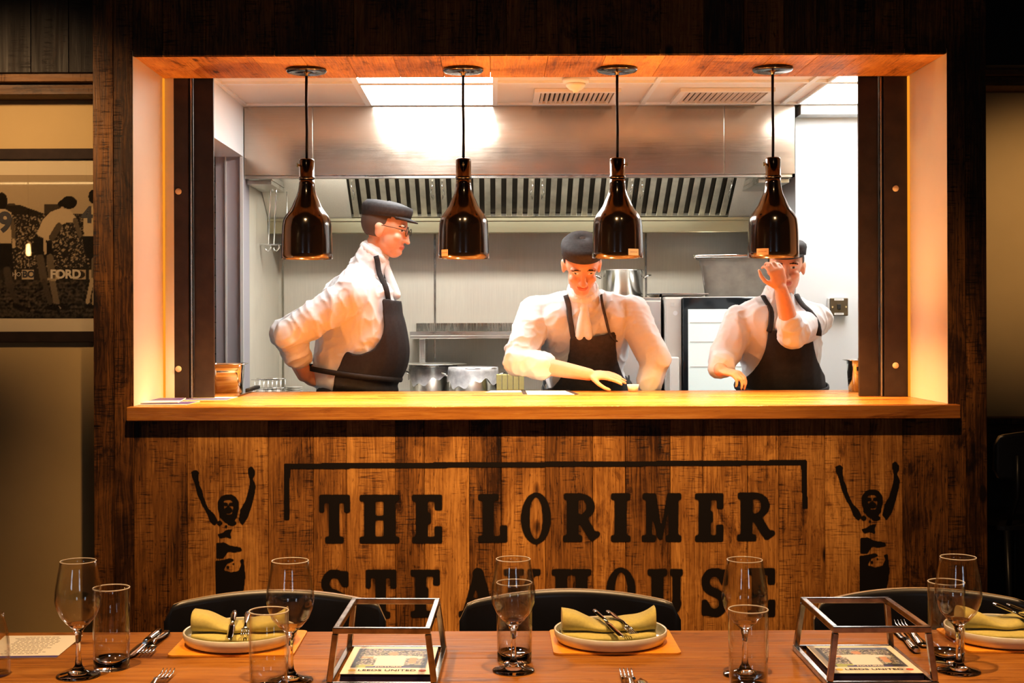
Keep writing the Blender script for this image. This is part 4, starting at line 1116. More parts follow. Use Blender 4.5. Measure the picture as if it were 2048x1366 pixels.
def person(label, base, yaw, J, headR, headc, hs, opts):
    """J: joints in world space. sh/el/wr for n (near or viewer-left) and f; pelvis, chest."""
    t = thing('person', label, 'person', base)
    L = Vector(base)
    B = frame_of(yaw)
    T = frame_of(yaw, opts.get('lean', 0))
    pel, che, nk = Vector(J['pelvis']), Vector(J['chest']), Vector(J['neck'])
    k_ = opts.get('bulk', 1.0)
    def torso(mb, g=0.0, low=True):
        n = 34; fx = np.linspace(0, 1, 10)
        for i in range(n + 1):
            f = i / n; p = pel.lerp(che, f)
            rs = float(np.interp(f, fx, (.165, .168, .165, .162, .162, .166, .170, .172, .170, .155))) * k_ + g
            rf = float(np.interp(f, fx, (.118, .130, .140, .142, .140, .136, .132, .126, .118, .100))) * k_ * opts.get('deep', 1.0) + g
            if True: mb.sphere(p + T @ Vector((0, opts.get('belly', .0) * math.sin(PI * min(1, f * 1.3)), 0)), (rs, rf, .06 + g), 3, T)
        for a in ('a', 'b'):
            s_ = Vector(J['sh_' + a]); limb(mb, che + (s_ - che) * .25 + Vector((0, 0, .035)), s_, .070 * k_ + g, .058 + g, 2)
        limb(mb, che + Vector((0, 0, .02)), nk, .085 + g, .062 + g, 2)
    # body
    mb = MB(); torso(mb, -.006)
    limb(mb, nk - (nk - che) * .3, Vector(headc) + headR @ Vector((0, -.015, -.05)), .058, .054, 2)
    A = head(mb, headc, headR, hs)
    for a in ('a', 'b'):
        limb(mb, J['sh_' + a], J['el_' + a], .054, .042, 2); limb(mb, J['el_' + a], J['wr_' + a], .043, .028, 2, .004)
        h = J['hand_' + a]; hand(mb, J['wr_' + a], h[0], h[1], h[2], h[3], 1.0)
    hipR = B @ Vector((1, 0, 0))
    feet = []
    for s_ in (-1, 1):
        hp = pel + hipR * .09 * s_ - Vector((0, 0, .05)); ft = Vector((pel.x, pel.y, 0)) + hipR * .12 * s_ + B @ Vector((0, opts.get('foot', 0.0), 0)); kn = hp.lerp(Vector((ft.x, ft.y, .09)), .5) + B @ Vector((0, .03, 0))
        limb(mb, hp, kn, .085, .058, 2); limb(mb, kn, Vector((ft.x, ft.y, .09)), .056, .04, 2, .008)
        limb(mb, Vector((ft.x, ft.y, .06)), Vector((ft.x, ft.y, .05)) + B @ Vector((0, .13, -.01)), .04, .03, 2); feet.append((hp, kn, ft))
    me = remesh(mb, .0048, 4)
    paint(me, A, hs, headR, headc, None, [M['skin'], M['skinlip'], M['eyewhite'], M['darkhair']])
    def put(me, name, mats):
        me.transform(Matrix.Translation(-L)); return link(name, me, mats, t)
    put(me, 'body', [])
    # shirt
    mb = MB(); torso(mb, .012)
    for a in ('a', 'b'):
        e, w = Vector(J['el_' + a]), Vector(J['wr_' + a]); c0 = opts.get('cuff_' + a, .35)
        limb(mb, J['sh_' + a], e, .070 * opts.get('sleeve', 1), .062 * opts.get('sleeve', 1), 2, .004); limb(mb, e, e.lerp(w, c0), .060 * opts.get('sleeve', 1), .052, 2)
        ax = (w - e).normalized()
        for q in (-.012, .0, .012): mb.sphere(e.lerp(w, c0) + ax * q, .0565, 2)
        # the shirt hangs from the shoulder to the waist
        s0 = Vector(J['sh_' + a]); wp = pel.lerp(che, .30); sd_ = (s0 - che); sd_ = sd_ - T @ Vector((0, 0, 1)) * sd_.dot(T @ Vector((0, 0, 1)))
        limb(mb, s0.lerp(che, .30) - Vector((0, 0, .02)), wp + sd_.normalized() * .095 * k_, .082, .078, 2)
        limb(mb, s0.lerp(che, .45) + T @ Vector((0, .03, 0)), wp + sd_.normalized() * .05 * k_ + T @ Vector((0, .05 * k_, 0)), .09, .09, 2)
        for q in (-.020, -.007, .007, .020): mb.sphere(e.lerp(w, c0) + ax * q, .061, 2)
        s0 = Vector(J['sh_' + a])
        for f in (.35, .6, .85):
            mb.sphere(s0.lerp(e, f), (.0715 * opts.get('sleeve', 1) * (1.05 - .12 * f), .02, .070 * opts.get('sleeve', 1) * (1.02 - .10 * f)), 2, (e - s0).to_track_quat('Y', 'Z').to_matrix())
    me = remesh(mb, .0065, 5)
    # cloth creases pushed into the surface
    from mathutils import noise as mn
    nv = len(me.vertices); vn = [v.normal.copy() for v in me.vertices]; off = Vector((base[0] * 3.1, 7.0, 1.0))
    for v, nr in zip(me.vertices, vn):
        p = Vector((v.co.x * 7, v.co.y * 7, v.co.z * 6.5)) + off
        wpv = Vector((mn.noise(p * .6), mn.noise(p * .6 + Vector((9, 0, 0))), mn.noise(p * .6 + Vector((0, 9, 0))))) * 1.3
        r1 = 1 - abs(mn.noise(p + wpv)) * 2.2; r2 = 1 - abs(mn.noise(p * 2.3 + wpv * 1.5)) * 2.2
        v.co += nr * (.010 * max(0, r1) ** 2 + .0045 * max(0, r2) ** 2 - .004)
    # cut cuffs open beyond sleeve end
    so_ = put(me, 'shirt', M['shirt'])
    # collar / neckerchief
    mb = MB(); up = (Vector(headc) - nk).normalized(); qm = up.to_track_quat('Z', 'Y').to_matrix()
    for i in range(20):
        a = 2 * PI * i / 20; mb.sphere(nk + up * .012 + qm @ Vector((.062 * math.cos(a), .064 * math.sin(a), .012 * math.sin(a))), (.012, .012, .022), 2, qm)
    fwd = T @ Vector((0, 1, 0)); kn_ = nk + fwd * .068 - up * .026
    mb.sphere(kn_, .024, 2)
    sdv = T @ Vector((1, 0, 0))
    for s_ in (-1, 1): limb(mb, kn_, che + fwd * (.118 * k_ * opts.get('deep', 1.0)) + sdv * s_ * .020 - Vector((0, 0, .005)), .018, .024, 2)
    put(remesh(mb, .006, 3), 'neckerchief', M['kerchief'])
    # apron: front of an inflated torso, down to the knee
    mb = MB(); torso(mb, .036)
    for i in range(10):
        p = pel - Vector((0, 0, .06 * i)); mb.sphere(p, (.185 * k_ + .022, .15 * k_ * opts.get('deep', 1.0) + .024 + .002 * i, .06), 3, T if i < 2 else B)
    me = remesh(mb, .0075, 4)
    Ti = T.transposed(); Hb = (che - pel).length; bib = opts.get('bib', .86); bw = opts.get('bibw', .115)
    def keep(c):
        l = Ti @ (c - pel); f = l.z / Hb
        if f > bib: return False
        if f < .12: return l.y > -.05 and abs(l.x) < .34
        g = (f - .12) / (bib - .12)
        w_ = bw + (.235 - bw) * (1 - g) ** opts.get('curve', 2.2)
        return l.y > -.05 * (1 - g) ** 3 and abs(l.x) < w_ * k_
    ap = put(cut(me, keep), 'apron', opts.get('apron', M['apron']))
    sol = ap.modifiers.new('thickness', 'SOLIDIFY'); sol.thickness = .004
    from mathutils.bvhtree import BVHTree
    bv = BVHTree.FromPolygons([v.co for v in so_.data.vertices], [tuple(p_.vertices) for p_ in so_.data.polygons])
    for s_ in (-1, 1):
        a_ = pel + T @ Vector((s_ * (bw - .012) * k_, .17, Hb * bib - .01)) - L; b_ = nk + T @ Vector((s_ * .070, .02, .0)) - L; pts = []
        for i in range(13):
            q = a_.lerp(b_, i / 12); h = bv.find_nearest(q)
            pts.append(h[0] + h[1] * .012)
        for _ in range(3): pts = [pts[0]] + [pts[i] * .5 + (pts[i - 1] + pts[i + 1]) * .25 for i in range(1, 12)] + [pts[-1]]
        k = MB(); k.tube(pts, .010, 6, flat=(1.2, .35)); k.build('neck_strap', opts.get('apron', M['apron']), ap)
    # waist strap round the back
    k = MB(); pts = []
    for i in range(40):
        a = 2 * PI * i / 40; pts.append(pel + T @ Vector(((.170 * k_ + .038) * math.cos(a), (.135 * k_ * opts.get('deep', 1.0) + .036) * math.sin(a) + opts.get('belly', 0) * .4, Hb * .12)) - L)
    k.tube(pts, .011, 6, closed=True, flat=(.5, 1.2)); k.build('strap', opts.get('apron', M['apron']), ap)
    # trousers and shoes
    mb = MB(); mb.sphere(pel - Vector((0, 0, .03)), (.172 * k_, .135 * k_, .09), 3, B)
    for hp, kn, ft in feet: limb(mb, hp, kn, .098, .075, 2); limb(mb, kn, Vector((ft.x, ft.y, .10)), .074, .066, 2)
    put(remesh(mb, .012, 4), 'trousers', M['trousers'])
    for hp, kn, ft in feet:
        mb = MB(); limb(mb, Vector((ft.x, ft.y, .052)) - B @ Vector((0, .05, 0)), Vector((ft.x, ft.y, .048)) + B @ Vector((0, .17, 0)), .05, .046, 2)
        me = remesh(mb, .008, 3)
        for v in me.vertices: v.co.z = max(v.co.z, .001)
        put(me, 'shoe', M['shoe'])
    # hair and cap
    Hc = lambda x, y, z: Vector(headc) + headR @ (Vector((x, y, z)) * hs)
    mb = MB(); mb.sphere(Hc(0, -.022, .036), tuple(q * hs for q in (.0815, .093, .090)), 4, headR); me = remesh(mb, .006, 2)
    Ri = headR.transposed()
    def hk(c):
        l = (Ri @ (c - Vector(headc))) / hs
        return (l.z > .055 and l.y < .06) or (l.y < -.01 and l.z > -.035) or (l.z > .02 and l.y < .015)
    me = cut(me, hk); put(me, 'hair', opts.get('hair', M['darkhair']))
    cz = opts.get('capz', .058)
    k = MB(); n = 36; rings = []
    for r, z, dy in ((1.0, 0, 0), (1.02, .018, 0), (1.05, .034, -.002), (1.02, .048, -.004), (.86, .060, -.006), (.55, .067, -.006), (.02, .069, -.006)):
        rings.append([Hc(.088 * r * math.cos(a), (.108 * r) * math.sin(a) - .010 + dy, cz + z + .012 * math.sin(a) * (1 if z < .05 else .3)) - L for a in np.linspace(0, 2 * PI, n + 1)[:-1]])
    k.grid(rings, wrap=True); cp = k.build('cap', M['cap'], t); so = cp.modifiers.new('thickness', 'SOLIDIFY'); so.thickness = .004; so.offset = -1
    if opts.get('peak', True):
        k = MB(); rows = []
        for q in (0, .5, 1):
            rows.append([Hc((.084 - .012 * q) * math.sin(a), .097 * math.cos(a) + .045 * q * math.cos(a) - .008, cz + .010 - .012 * q + .004 * math.cos(a)) - L for a in np.linspace(-1.15, 1.15, 17)])
        k.grid(rows); pk = k.build('peak', M['cap'], cp); so = pk.modifiers.new('thickness', 'SOLIDIFY'); so.thickness = .005
    if opts.get('glasses'):
        k = MB()
        for s_ in (-1, 1):
            pts = [Hc(s_ * .033 + .022 * math.cos(a), .104, .014 + .018 * math.sin(a)) - L for a in np.linspace(0, 2 * PI, 21)[:-1]]
            k.tube(pts, .0016, 6, closed=True); k.tube([Hc(s_ * .055, .103, .018) - L, Hc(s_ * .078, .06, .02) - L, Hc(s_ * .084, -.01, .018) - L], .0016, 6)
        k.tube([Hc(-.011, .105, .018) - L, Hc(0, .107, .021) - L, Hc(.011, .105, .018) - L], .0016, 6)
        k.build('glasses', M['cord'], t)
    return t
# chef at left: in profile, tying the apron behind the back
Y1 = 6.22
p1 = lambda px, py, dy=0: P(px, py, Y1 + dy) * 1.0
def at(px, py, Y): return P(px, py, Y)
person('person in white shirt, black apron and cap, side on, hands behind the back', (X(700, Y1), Y1, 0), math.radians(90),
       dict(pelvis=at(700, 768, Y1), chest=at(722, 578, Y1), neck=at(745, 512, Y1),
            sh_a=at(700, 592, Y1 - .19), el_a=at(580, 668, Y1 - .25), wr_a=at(612, 752, Y1 - .10), hand_a=((.7, .5, -.2), (-1, 0, 0), (0, 0, 1), .7),
            sh_b=at(712, 590, Y1 + .19), el_b=at(570, 668, Y1 + .25), wr_b=at(606, 752, Y1 + .10), hand_b=((.7, -.5, -.2), (-1, 0, 0), (0, 0, 1), .7)),
       frame_of(math.radians(82), math.radians(14)), at(770, 461, Y1), 1.06,
       dict(lean=math.radians(8), bulk=1.16, deep=1.18, belly=.03, sleeve=1.22, cuff_a=.45, cuff_b=.45, glasses=True, bib=.93, bibw=.155, curve=2.6, hair=plain('grey_hair', (.10, .08, .07), .7), foot=.0))
# chef in the middle: leaning over the counter towards the room
Y2 = 6.06
person('person in white shirt and charcoal apron bent over the counter, head lowered', (X(1170, 6.42), 6.42, 0), 0.0,
       dict(pelvis=at(1175, 800, 6.40), chest=at(1165, 636, 6.13), neck=at(1166, 585, 6.06),
            sh_a=at(1072, 626, 6.13), el_a=at(1036, 722, 5.98), wr_a=at(1178, 749, 5.86), hand_a=((1, -.25, -.05), (0, -.4, 1), (.2, -1, .2), .16),
            sh_b=at(1262, 622, 6.13), el_b=at(1312, 722, 6.02), wr_b=at(1290, 800, 5.99), hand_b=((-.3, -.2, -1), (.4, -1, .2), (-1, 0, 0), .5)),
       frame_of(math.radians(2), math.radians(34)), at(1163, 533, 5.98), 1.03,
       dict(lean=math.radians(38), bulk=1.04, sleeve=1.12, cuff_a=.3, cuff_b=.45, apron=M['apron_grey'], bib=1.0, bibw=.10, foot=.0, peak=False))
# chef at right: hand raised to the lamp, other hand on the counter
Y3 = 6.10
person('person in white shirt and black apron behind the last lamp, one hand raised', (X(1560, 6.2), 6.2, 0), 0.0,
       dict(pelvis=at(1562, 790, 6.20), chest=at(1556, 642, 6.13), neck=at(1558, 594, 6.12),
            sh_a=at(1480, 640, 6.11), el_a=at(1446, 722, 6.02), wr_a=at(1440, 741, 5.90), hand_a=((.75, -.65, -.15), (0, -.2, 1), (1, .3, 0), .72),
            sh_b=at(1632, 638, 6.11), el_b=at(1584, 668, 5.90), wr_b=at(1562, 578, 5.80), hand_b=((-.28, -.15, 1), (.3, -1, .1), (-1, 0, .2), .8)),
       frame_of(math.radians(-12), math.radians(12)), at(1572, 536, 6.08), 1.0,
       dict(lean=math.radians(10), bulk=1.02, sleeve=1.05, cuff_a=.35, cuff_b=.12, bib=.95, bibw=.10, foot=.0))

# ================================================================== DINING TABLE
TYB = on_z(987, 1262, TT).y
pl = Planks(); y1 = TYB
t = thing('dining_table', 'long wooden dining table laid with glasses in front of the plank wall', 'table', (.25, 1.98, 0)); L = Vector(t.location)
tints = [.52, .50, .46, .5, .48]
for i, w in enumerate((.199, .2, .2, .2, .2)):
    pl.add(Vector((-2.0, y1 - w + .0012, TT - .04)) - L, Vector((2.4, y1, TT)) - L, tints[i], .0012); y1 -= w
pl.build('table_top', M['table_wood'], t)
for xx in (-1.85, 2.25):
    for yy in (TYB - .1, TYB - .9):
        k = MB(); k.box(Vector((xx - .035, yy - .035, 0)) - L, Vector((xx + .035, yy + .035, TT - .0405)) - L, None, .003); k.build('leg', M['black'], t)

# chairs behind the table
def dining_chair(x, y, rz, label):
    t = thing('dining_chair', label, 'chair', (x, y, 0), rz, 'black plywood chairs along the table')
    hw, z0, z1 = .212, .60, .785
    k = MB(); nx, nz = 28, 12; front = []; back = []
    for j in range(nz + 1):
        rf, rb = [], []
        for i in range(nx + 1):
            u = -1 + 2 * i / nx
            cam = .020 * (1 - u * u) - .020
            zt_ = z1 + cam - (.03 * max(0, (abs(u) - .9) / .1) ** 2)
            zb_ = z0 + .02 * u * u + (.03 * max(0, (abs(u) - .9) / .1) ** 2)
            z = zb_ + (zt_ - zb_) * j / nz; yc = -.045 * u * u + .05 * (z - z0)
            rf.append((hw * u, yc, z)); rb.append((hw * u, yc + .011, z))
        front.append(rf); back.append(rb)
    V1 = k.grid(front); V2 = k.grid(back)
    b = k.bm; edge = []
    loop1 = V1[0] + [r[-1] for r in V1[1:]] + V1[-1][-2::-1] + [r[0] for r in V1[-2:0:-1]]
    loop2 = V2[0] + [r[-1] for r in V2[1:]] + V2[-1][-2::-1] + [r[0] for r in V2[-2:0:-1]]
    n = len(loop1)
    for i in range(n): k._face([loop1[i], loop1[(i + 1) % n], loop2[(i + 1) % n], loop2[i]], False, 1)
    k.build('backrest', [M['chairply'], M['plyedge']], t)
    k = MB(); k.prism(rrect(-.21, -.42, .21, -.01, .06, 6), Matrix.Translation((0, 0, .44)), .014); k.build('seat', M['chairply'], t)
    for sx in (-1, 1):
        k = MB(); k.tube([(sx * .17, -.02, .4395), (sx * .20, .04, 0)], .011, 10); k.build('leg', M['black'], t)
        k = MB(); k.tube([(sx * .17, -.37, .4395), (sx * .20, -.41, 0)], .011, 10); k.build('leg', M['black'], t)
        k = MB(); k.tube([(sx * .15, -.04, .44), (sx * .15, .012, .56), (sx * .15, .012, .70)], .009, 8); k.build('back_strut', M['black'], t)
    return t
for px, lb in ((556, 'black plywood chair behind the left place setting'), (1138, 'black plywood chair behind the middle place setting'), (1838, 'black plywood chair behind the right place setting')):
    dining_chair(X(px, 2.62, 1200), 2.62, 0, lb)
c5 = dining_chair(2.10, 5.32, math.radians(200), 'black chair with pale edges in the dark corner at far right')
c5.location = (2.16, 5.25, .0); c5.scale = (1.1, 1.1, 1.12)

# --- glassware
def wine_glass(label, px, py, s=1.0, rz=0):
    q = on_z(px, py, TT); t = thing('wine_glass', label, 'wine glass', (q.x, q.y, TT + .0004), rz, 'wine glasses on the table')
    op = [(.0, .0), (.033, .0), (.0345, .0015), (.033, .003), (.02, .0055), (.010, .010), (.0055, .018), (.0042, .03), (.0040, .05), (.0048, .064), (.0085, .074), (.018, .083), (.028, .095), (.0345, .110), (.0365, .122), (.0355, .138), (.0325, .156), (.0295, .172), (.0282, .182)]
    ip = [(.0274, .1825), (.0268, .182), (.0283, .170), (.0313, .155), (.0343, .138), (.0353, .122), (.0333, .111), (.0268, .0965), (.0165, .0855), (.006, .0785), (0, .0772)]
    cut_ = 11
    k = MB(); k.lathe([(r * s, z * s) for r, z in op[cut_:] + ip[:-2] + [(.0135, .0835)]], 48, closed=True); rim_highlight_ring(.0276 * s, .1824 * s, .00085, k.build('bowl', M['thinglass'], t))
    k = MB(); k.lathe([(r * s, z * s) for r, z in op[:cut_ + 1]] + [(.0178 * s, .0833 * s), (.0132 * s, .0832 * s), (.006 * s, .0785 * s), (0, .0772 * s)], 40); k.build('stem', M['glass'], t)
    return t
for lb, px, py, s in (('wine glass at the left table end, beside a tumbler', 157, 1352, 1.0), ('wine glass overlapping the left place setting', 581, 1362, 1.03), ('wine glass in front of the centre tumbler', 1027, 1342, .985), ('wine glass behind a tumbler, left of the right steel stand', 1490, 1350, 1.0), ('wine glass at the right place setting, right of the steel stand', 1917, 1343, 1.0)):
    wine_glass(lb, px, py, s)
def tumbler(label, px, py, h=.13, r=.0295):
    q = on_z(px, py, TT); t = thing('tumbler', label, 'tumbler', (q.x, q.y, TT + .0004), 0, 'water tumblers on the table')
    k = MB(); k.lathe([(r * .962, .0172), (r, h * .5), (r * 1.01, h - .001), (r, h), (r * .96, h - .001), (r * .945, h * .5), (r * .89, .0172)], 44, closed=True); rim_highlight_ring(r * .985, h, .0011, k.build('glass_wall', M['thinglass'], t))
    k = MB(); k.lathe([(0, 0), (r * .93, 0), (r * .955, .002), (r * .961, .017), (r * .89, .017), (r * .8, .0145), (r * .5, .0125), (0, .012)], 44); k.build('glass_base', M['glass'], t)
for lb, px, py in (('straight tumbler right of the leftmost wine glass', 223, 1336), ('straight tumbler before the left place setting, cut by the picture edge', 538, 1396), ('straight tumbler behind the central wine glass', 1029, 1323), ('straight tumbler in front of a wine glass, left of the right stand', 1497, 1393), ('straight tumbler behind the wine glass at the right place setting', 1893, 1322)):
    tumbler(lb, px, py)
q = on_z(-16, 1350, TT)
t = thing('carafe', 'clear glass carafe just cut off at the left picture edge', 'carafe', (q.x, q.y, TT + .0004))
op = [(0, 0), (.026, 0), (.028, .003), (.028, .04), (.0245, .07), (.019, .09), (.0185, .098)]; ip = [(.0165, .098), (.017, .09), (.0225, .069), (.026, .04), (.0255, .006), (0, .006)]
k = MB(); k.lathe(op + ip, 40); k.build('glass_body', M['thinglass'], t)

# --- cutlery
def sweep(k, pts, ws, th, M_):
    """flat bar of varying width along x, with height profile; pts (x,z)"""
    rows = []
    for (x, z), w in zip(pts, ws): rows.append([M_ @ Vector((x, -w, z)), M_ @ Vector((x, -w * .5, z + th * .5)), M_ @ Vector((x, w * .5, z + th * .5)), M_ @ Vector((x, w, z)), M_ @ Vector((x, w * .5, z - th * .5)), M_ @ Vector((x, -w * .5, z - th * .5))])
    R_ = k.grid(rows, True, wrap=True); k._face(R_[0][::-1]); k._face(R_[-1])
def fork(name, label, loc, rz, M_=I4, s=1.0, group=None):
    t = thing(name, label, 'fork', loc, rz, group)
    k = MB(); sweep(k, [(0, .004), (.02, .004), (.06, .006), (.10, .012), (.118, .010), (.128, .006)], [.006, .0095, .0065, .0035, .004, .0105], .003, M_); k.build('handle', M['chrome'], t)
    k = MB()
    for o_ in (-.0090, -.003, .003, .0090): k.tube([M_ @ Vector((.126, o_, .0062)), M_ @ Vector((.145, o_, .003)), M_ @ Vector((.165, o_, .004)), M_ @ Vector((.178, o_, .009))], [.0018, .0018, .0016, .0008], 6)
    k.build('tines', M['chrome'], t); t.scale = (s, s, s); return t
def knife(name, label, loc, rz, M_=I4, s=1.0, group=None):
    t = thing(name, label, 'knife', loc, rz, group)
    k = MB(); sweep(k, [(0, .005), (.02, .005), (.06, .005), (.085, .005)], [.006, .0085, .007, .0055], .007, M_); k.build('handle', M['chrome'], t)
    k = MB(); sweep(k, [(.0851, .004), (.10, .0035), (.14, .003), (.175, .0028), (.19, .0028)], [.005, .0085, .0095, .0085, .002], .0016, M_); k.build('blade', M['chrome'], t)
    t.scale = (s, s, s); return t
def place(fn, name, label, p_handle, p_tip, Z_=TT + .0012, s=None):
    a, b = on_z(*p_handle, Z_), on_z(*p_tip, Z_); d = b - a
    return fn(name, label, (a.x, a.y, Z_), math.atan2(d.y, d.x), s=1.0)
place(knife, 'table_knife', 'table knife lying between the left tumbler and left place setting', (318, 1266), (250, 1322))
place(fork, 'table_fork', 'table fork lying beside a knife, left of the left placemat', (334, 1266), (290, 1312))
place(knife, 'table_knife', 'table knife lying behind the right steel stand', (1834, 1307), (1782, 1250))
place(fork, 'table_fork', 'table fork lying behind the right steel stand, beside a knife', (1850, 1296), (1806, 1256))
fk = on_z(338, 1349, TT); fork('table_fork', 'table fork with only its tines showing, lower left before the tumbler', (fk.x - .005, fk.y - .178, TT + .0012), PI / 2 - .03)
fk = on_z(1251, 1349, TT); fork('table_fork', 'table fork with only its tines showing, below the middle placemat', (fk.x, fk.y - .178, TT + .0012), PI / 2)
fk = on_z(1281, 1362, TT); knife('table_knife', 'table knife tip showing beside fork tines below the middle placemat', (fk.x, fk.y - .19, TT + .0012), PI / 2)

# --- place settings
def placemat(label, corners):
    pts = [on_z(px, py, TT) for px, py in corners]; c = sum(pts, Vector()) / 4
    t = thing('placemat', label, 'placemat', (c.x, c.y, TT + .0005), 0, 'orange leather placemats')
    w = (pts[1].x - pts[0].x) / 2; y0, y1 = pts[0].y - c.y, min(pts[2].y, TYB - .002) - c.y
    k = MB(); k.prism(rrect(-w, y0, w, y1, .012, 5), I4, .003); k.build('leather', M['mat'], t)
    return t, (y0, y1, w)
def plate(label, px, py):
    q = on_z(px, py, TT); t = thing('plate', label, 'plate', (q.x, q.y, TT + .0039), 0, 'stoneware plates')
    r = .0985
    k = MB(); k.lathe([(0, 0), (r * .86, 0), (r * .95, .004), (r * .99, .012), (r, .021), (r * .985, .0225), (r * .965, .021)], 64); k.build('outer_shell', M['plate'], t)
    k = MB(); k.lathe([(r * .965, .021), (r * .945, .012), (r * .90, .0055), (0, .005)], 64); k.build('inner_glaze', M['platein'], t)
    return t
def napkin(label, x, y, z, rz, flip=1):
    t = thing('napkin', label, 'napkin', (x, y, z), rz, 'folded olive napkins')
    k = MB()
    def loft(y0, y1, hfun, zfun, n=30, x0=-.081, x1=.081):
        rows = []
        for i in range(n + 1):
            u = -1 + 2 * i / n; x_ = x0 + (x1 - x0) * i / n; h = hfun(u); z0 = zfun(u)
            c0, c1 = y0(u), y1(u); ring = []
            for j in range(20):
                a = 2 * PI * j / 20; ca, sa = math.cos(a), math.sin(a)
                ring.append((x_, (c0 + c1) / 2 + (c1 - c0) / 2 * math.copysign(abs(ca) ** .6, ca), z0 + h / 2 + h / 2 * math.copysign(abs(sa) ** .8, sa) + .0007 * math.sin(9 * u + 3 * a)))
            rows.append(ring)
        Rr = k.grid(rows, True, wrap=True); k._face(Rr[0][::-1]); k._face(Rr[-1])
    loft(lambda u: -.050 + .026 * u * u, lambda u: .048 - .022 * u * u, lambda u: .013 + .002 * u * u, lambda u: .0)
    loft(lambda u: -.030 + .004 * u * u, lambda u: .040 - .014 * u * u, lambda u: .013 + .024 * abs(u) ** 1.3 + .003 * math.sin(7 * u), lambda u: .0125 + .002 * u * u)
    k.build('folded_cloth', M['napkin'], t); return t
def setting(which, mat_c, plate_c, nap_dx, nap_rz, cut_rz, up_=0.0):
    placemat('orange leather placemat at the %s place setting' % which, mat_c)
    p = plate('round stoneware plate with upright rim at the %s place setting' % which, *plate_c)
    L = p.location
    napkin('folded olive napkin on the %s plate' % which, L.x + nap_dx * .4, L.y - .001, L.z + .0068, nap_rz * .5)
    zc = L.z + .0068 + .036
    Mt = Matrix.Rotation(math.radians(20), 4, 'Y')
    for fn, nm, ox, lb in ((knife, 'table_knife', -.016, 'table knife laid across the %s napkin'), (fork, 'table_fork', .008, 'table fork laid across the %s napkin')):
        a = Vector((L.x + nap_dx + ox - .012 * math.cos(cut_rz) * 0, L.y + .030, zc + .001 + up_)); 
        o = fn(nm, lb % which, a, cut_rz, Matrix.Rotation(math.radians(9.5), 4, 'Y'), s=.64)
setting('left', [(336, 1315), (590, 1313), (625, 1262), (370, 1262)], (481, 1288), .0, 0.02, -PI / 2 + .12)
setting('middle', [(1104, 1311), (1361, 1311), (1340, 1260), (1100, 1260)], (1221, 1286), -.010, 0, -PI / 2 + .34)
setting('right', [(1930, 1307), (2190, 1307), (2110, 1259), (1880, 1259)], (2005, 1281), .012, .05, -PI / 2 + .5, .008)

# --- table stands with booklets
def table_stand(label, x, y, rz):
    t = thing('table_stand', label, 'table stand', (x, y, TT + .0005), rz, 'welded steel table stands')
    b = .0092; h = .088
    tw, tdp, bw, bd = .0705, .108, .081, .120
    up = [(-tw, -tdp, h), (tw, -tdp, h), (tw, tdp, h), (-tw, tdp, h)]; lo = [(-bw, -bd + .01, b / 2), (bw, -bd + .01, b / 2), (bw, bd, b / 2), (-bw, bd, b / 2)]
    for nm, q in (('top_bar', up), ('base_bar', lo)):
        for i in range(4):
            a, c = Vector(q[i]), Vector(q[(i + 1) % 4]); d = (c - a).normalized() * b * .5
            if i % 2: a, c = a + d * 1.02, c - d * 1.02
            else: a, c = a - d, c + d
            k = MB(); k.bar(a, c, b, b, bevel=.0012); k.build(nm, M['bar'], t)
    for i in range(4):
        a, c = Vector(up[i]), Vector(lo[i]); d = (c - a).normalized()
        k = MB(); k.bar(a + d * b * .55, c - d * b * .55, b, b, bevel=.0012); k.build('leg', M['bar'], t)
    return t
M['bar'] = plain('raw_steel_bar', (.42, .39, .35), .22, 1, noise=.35, nscale=45)
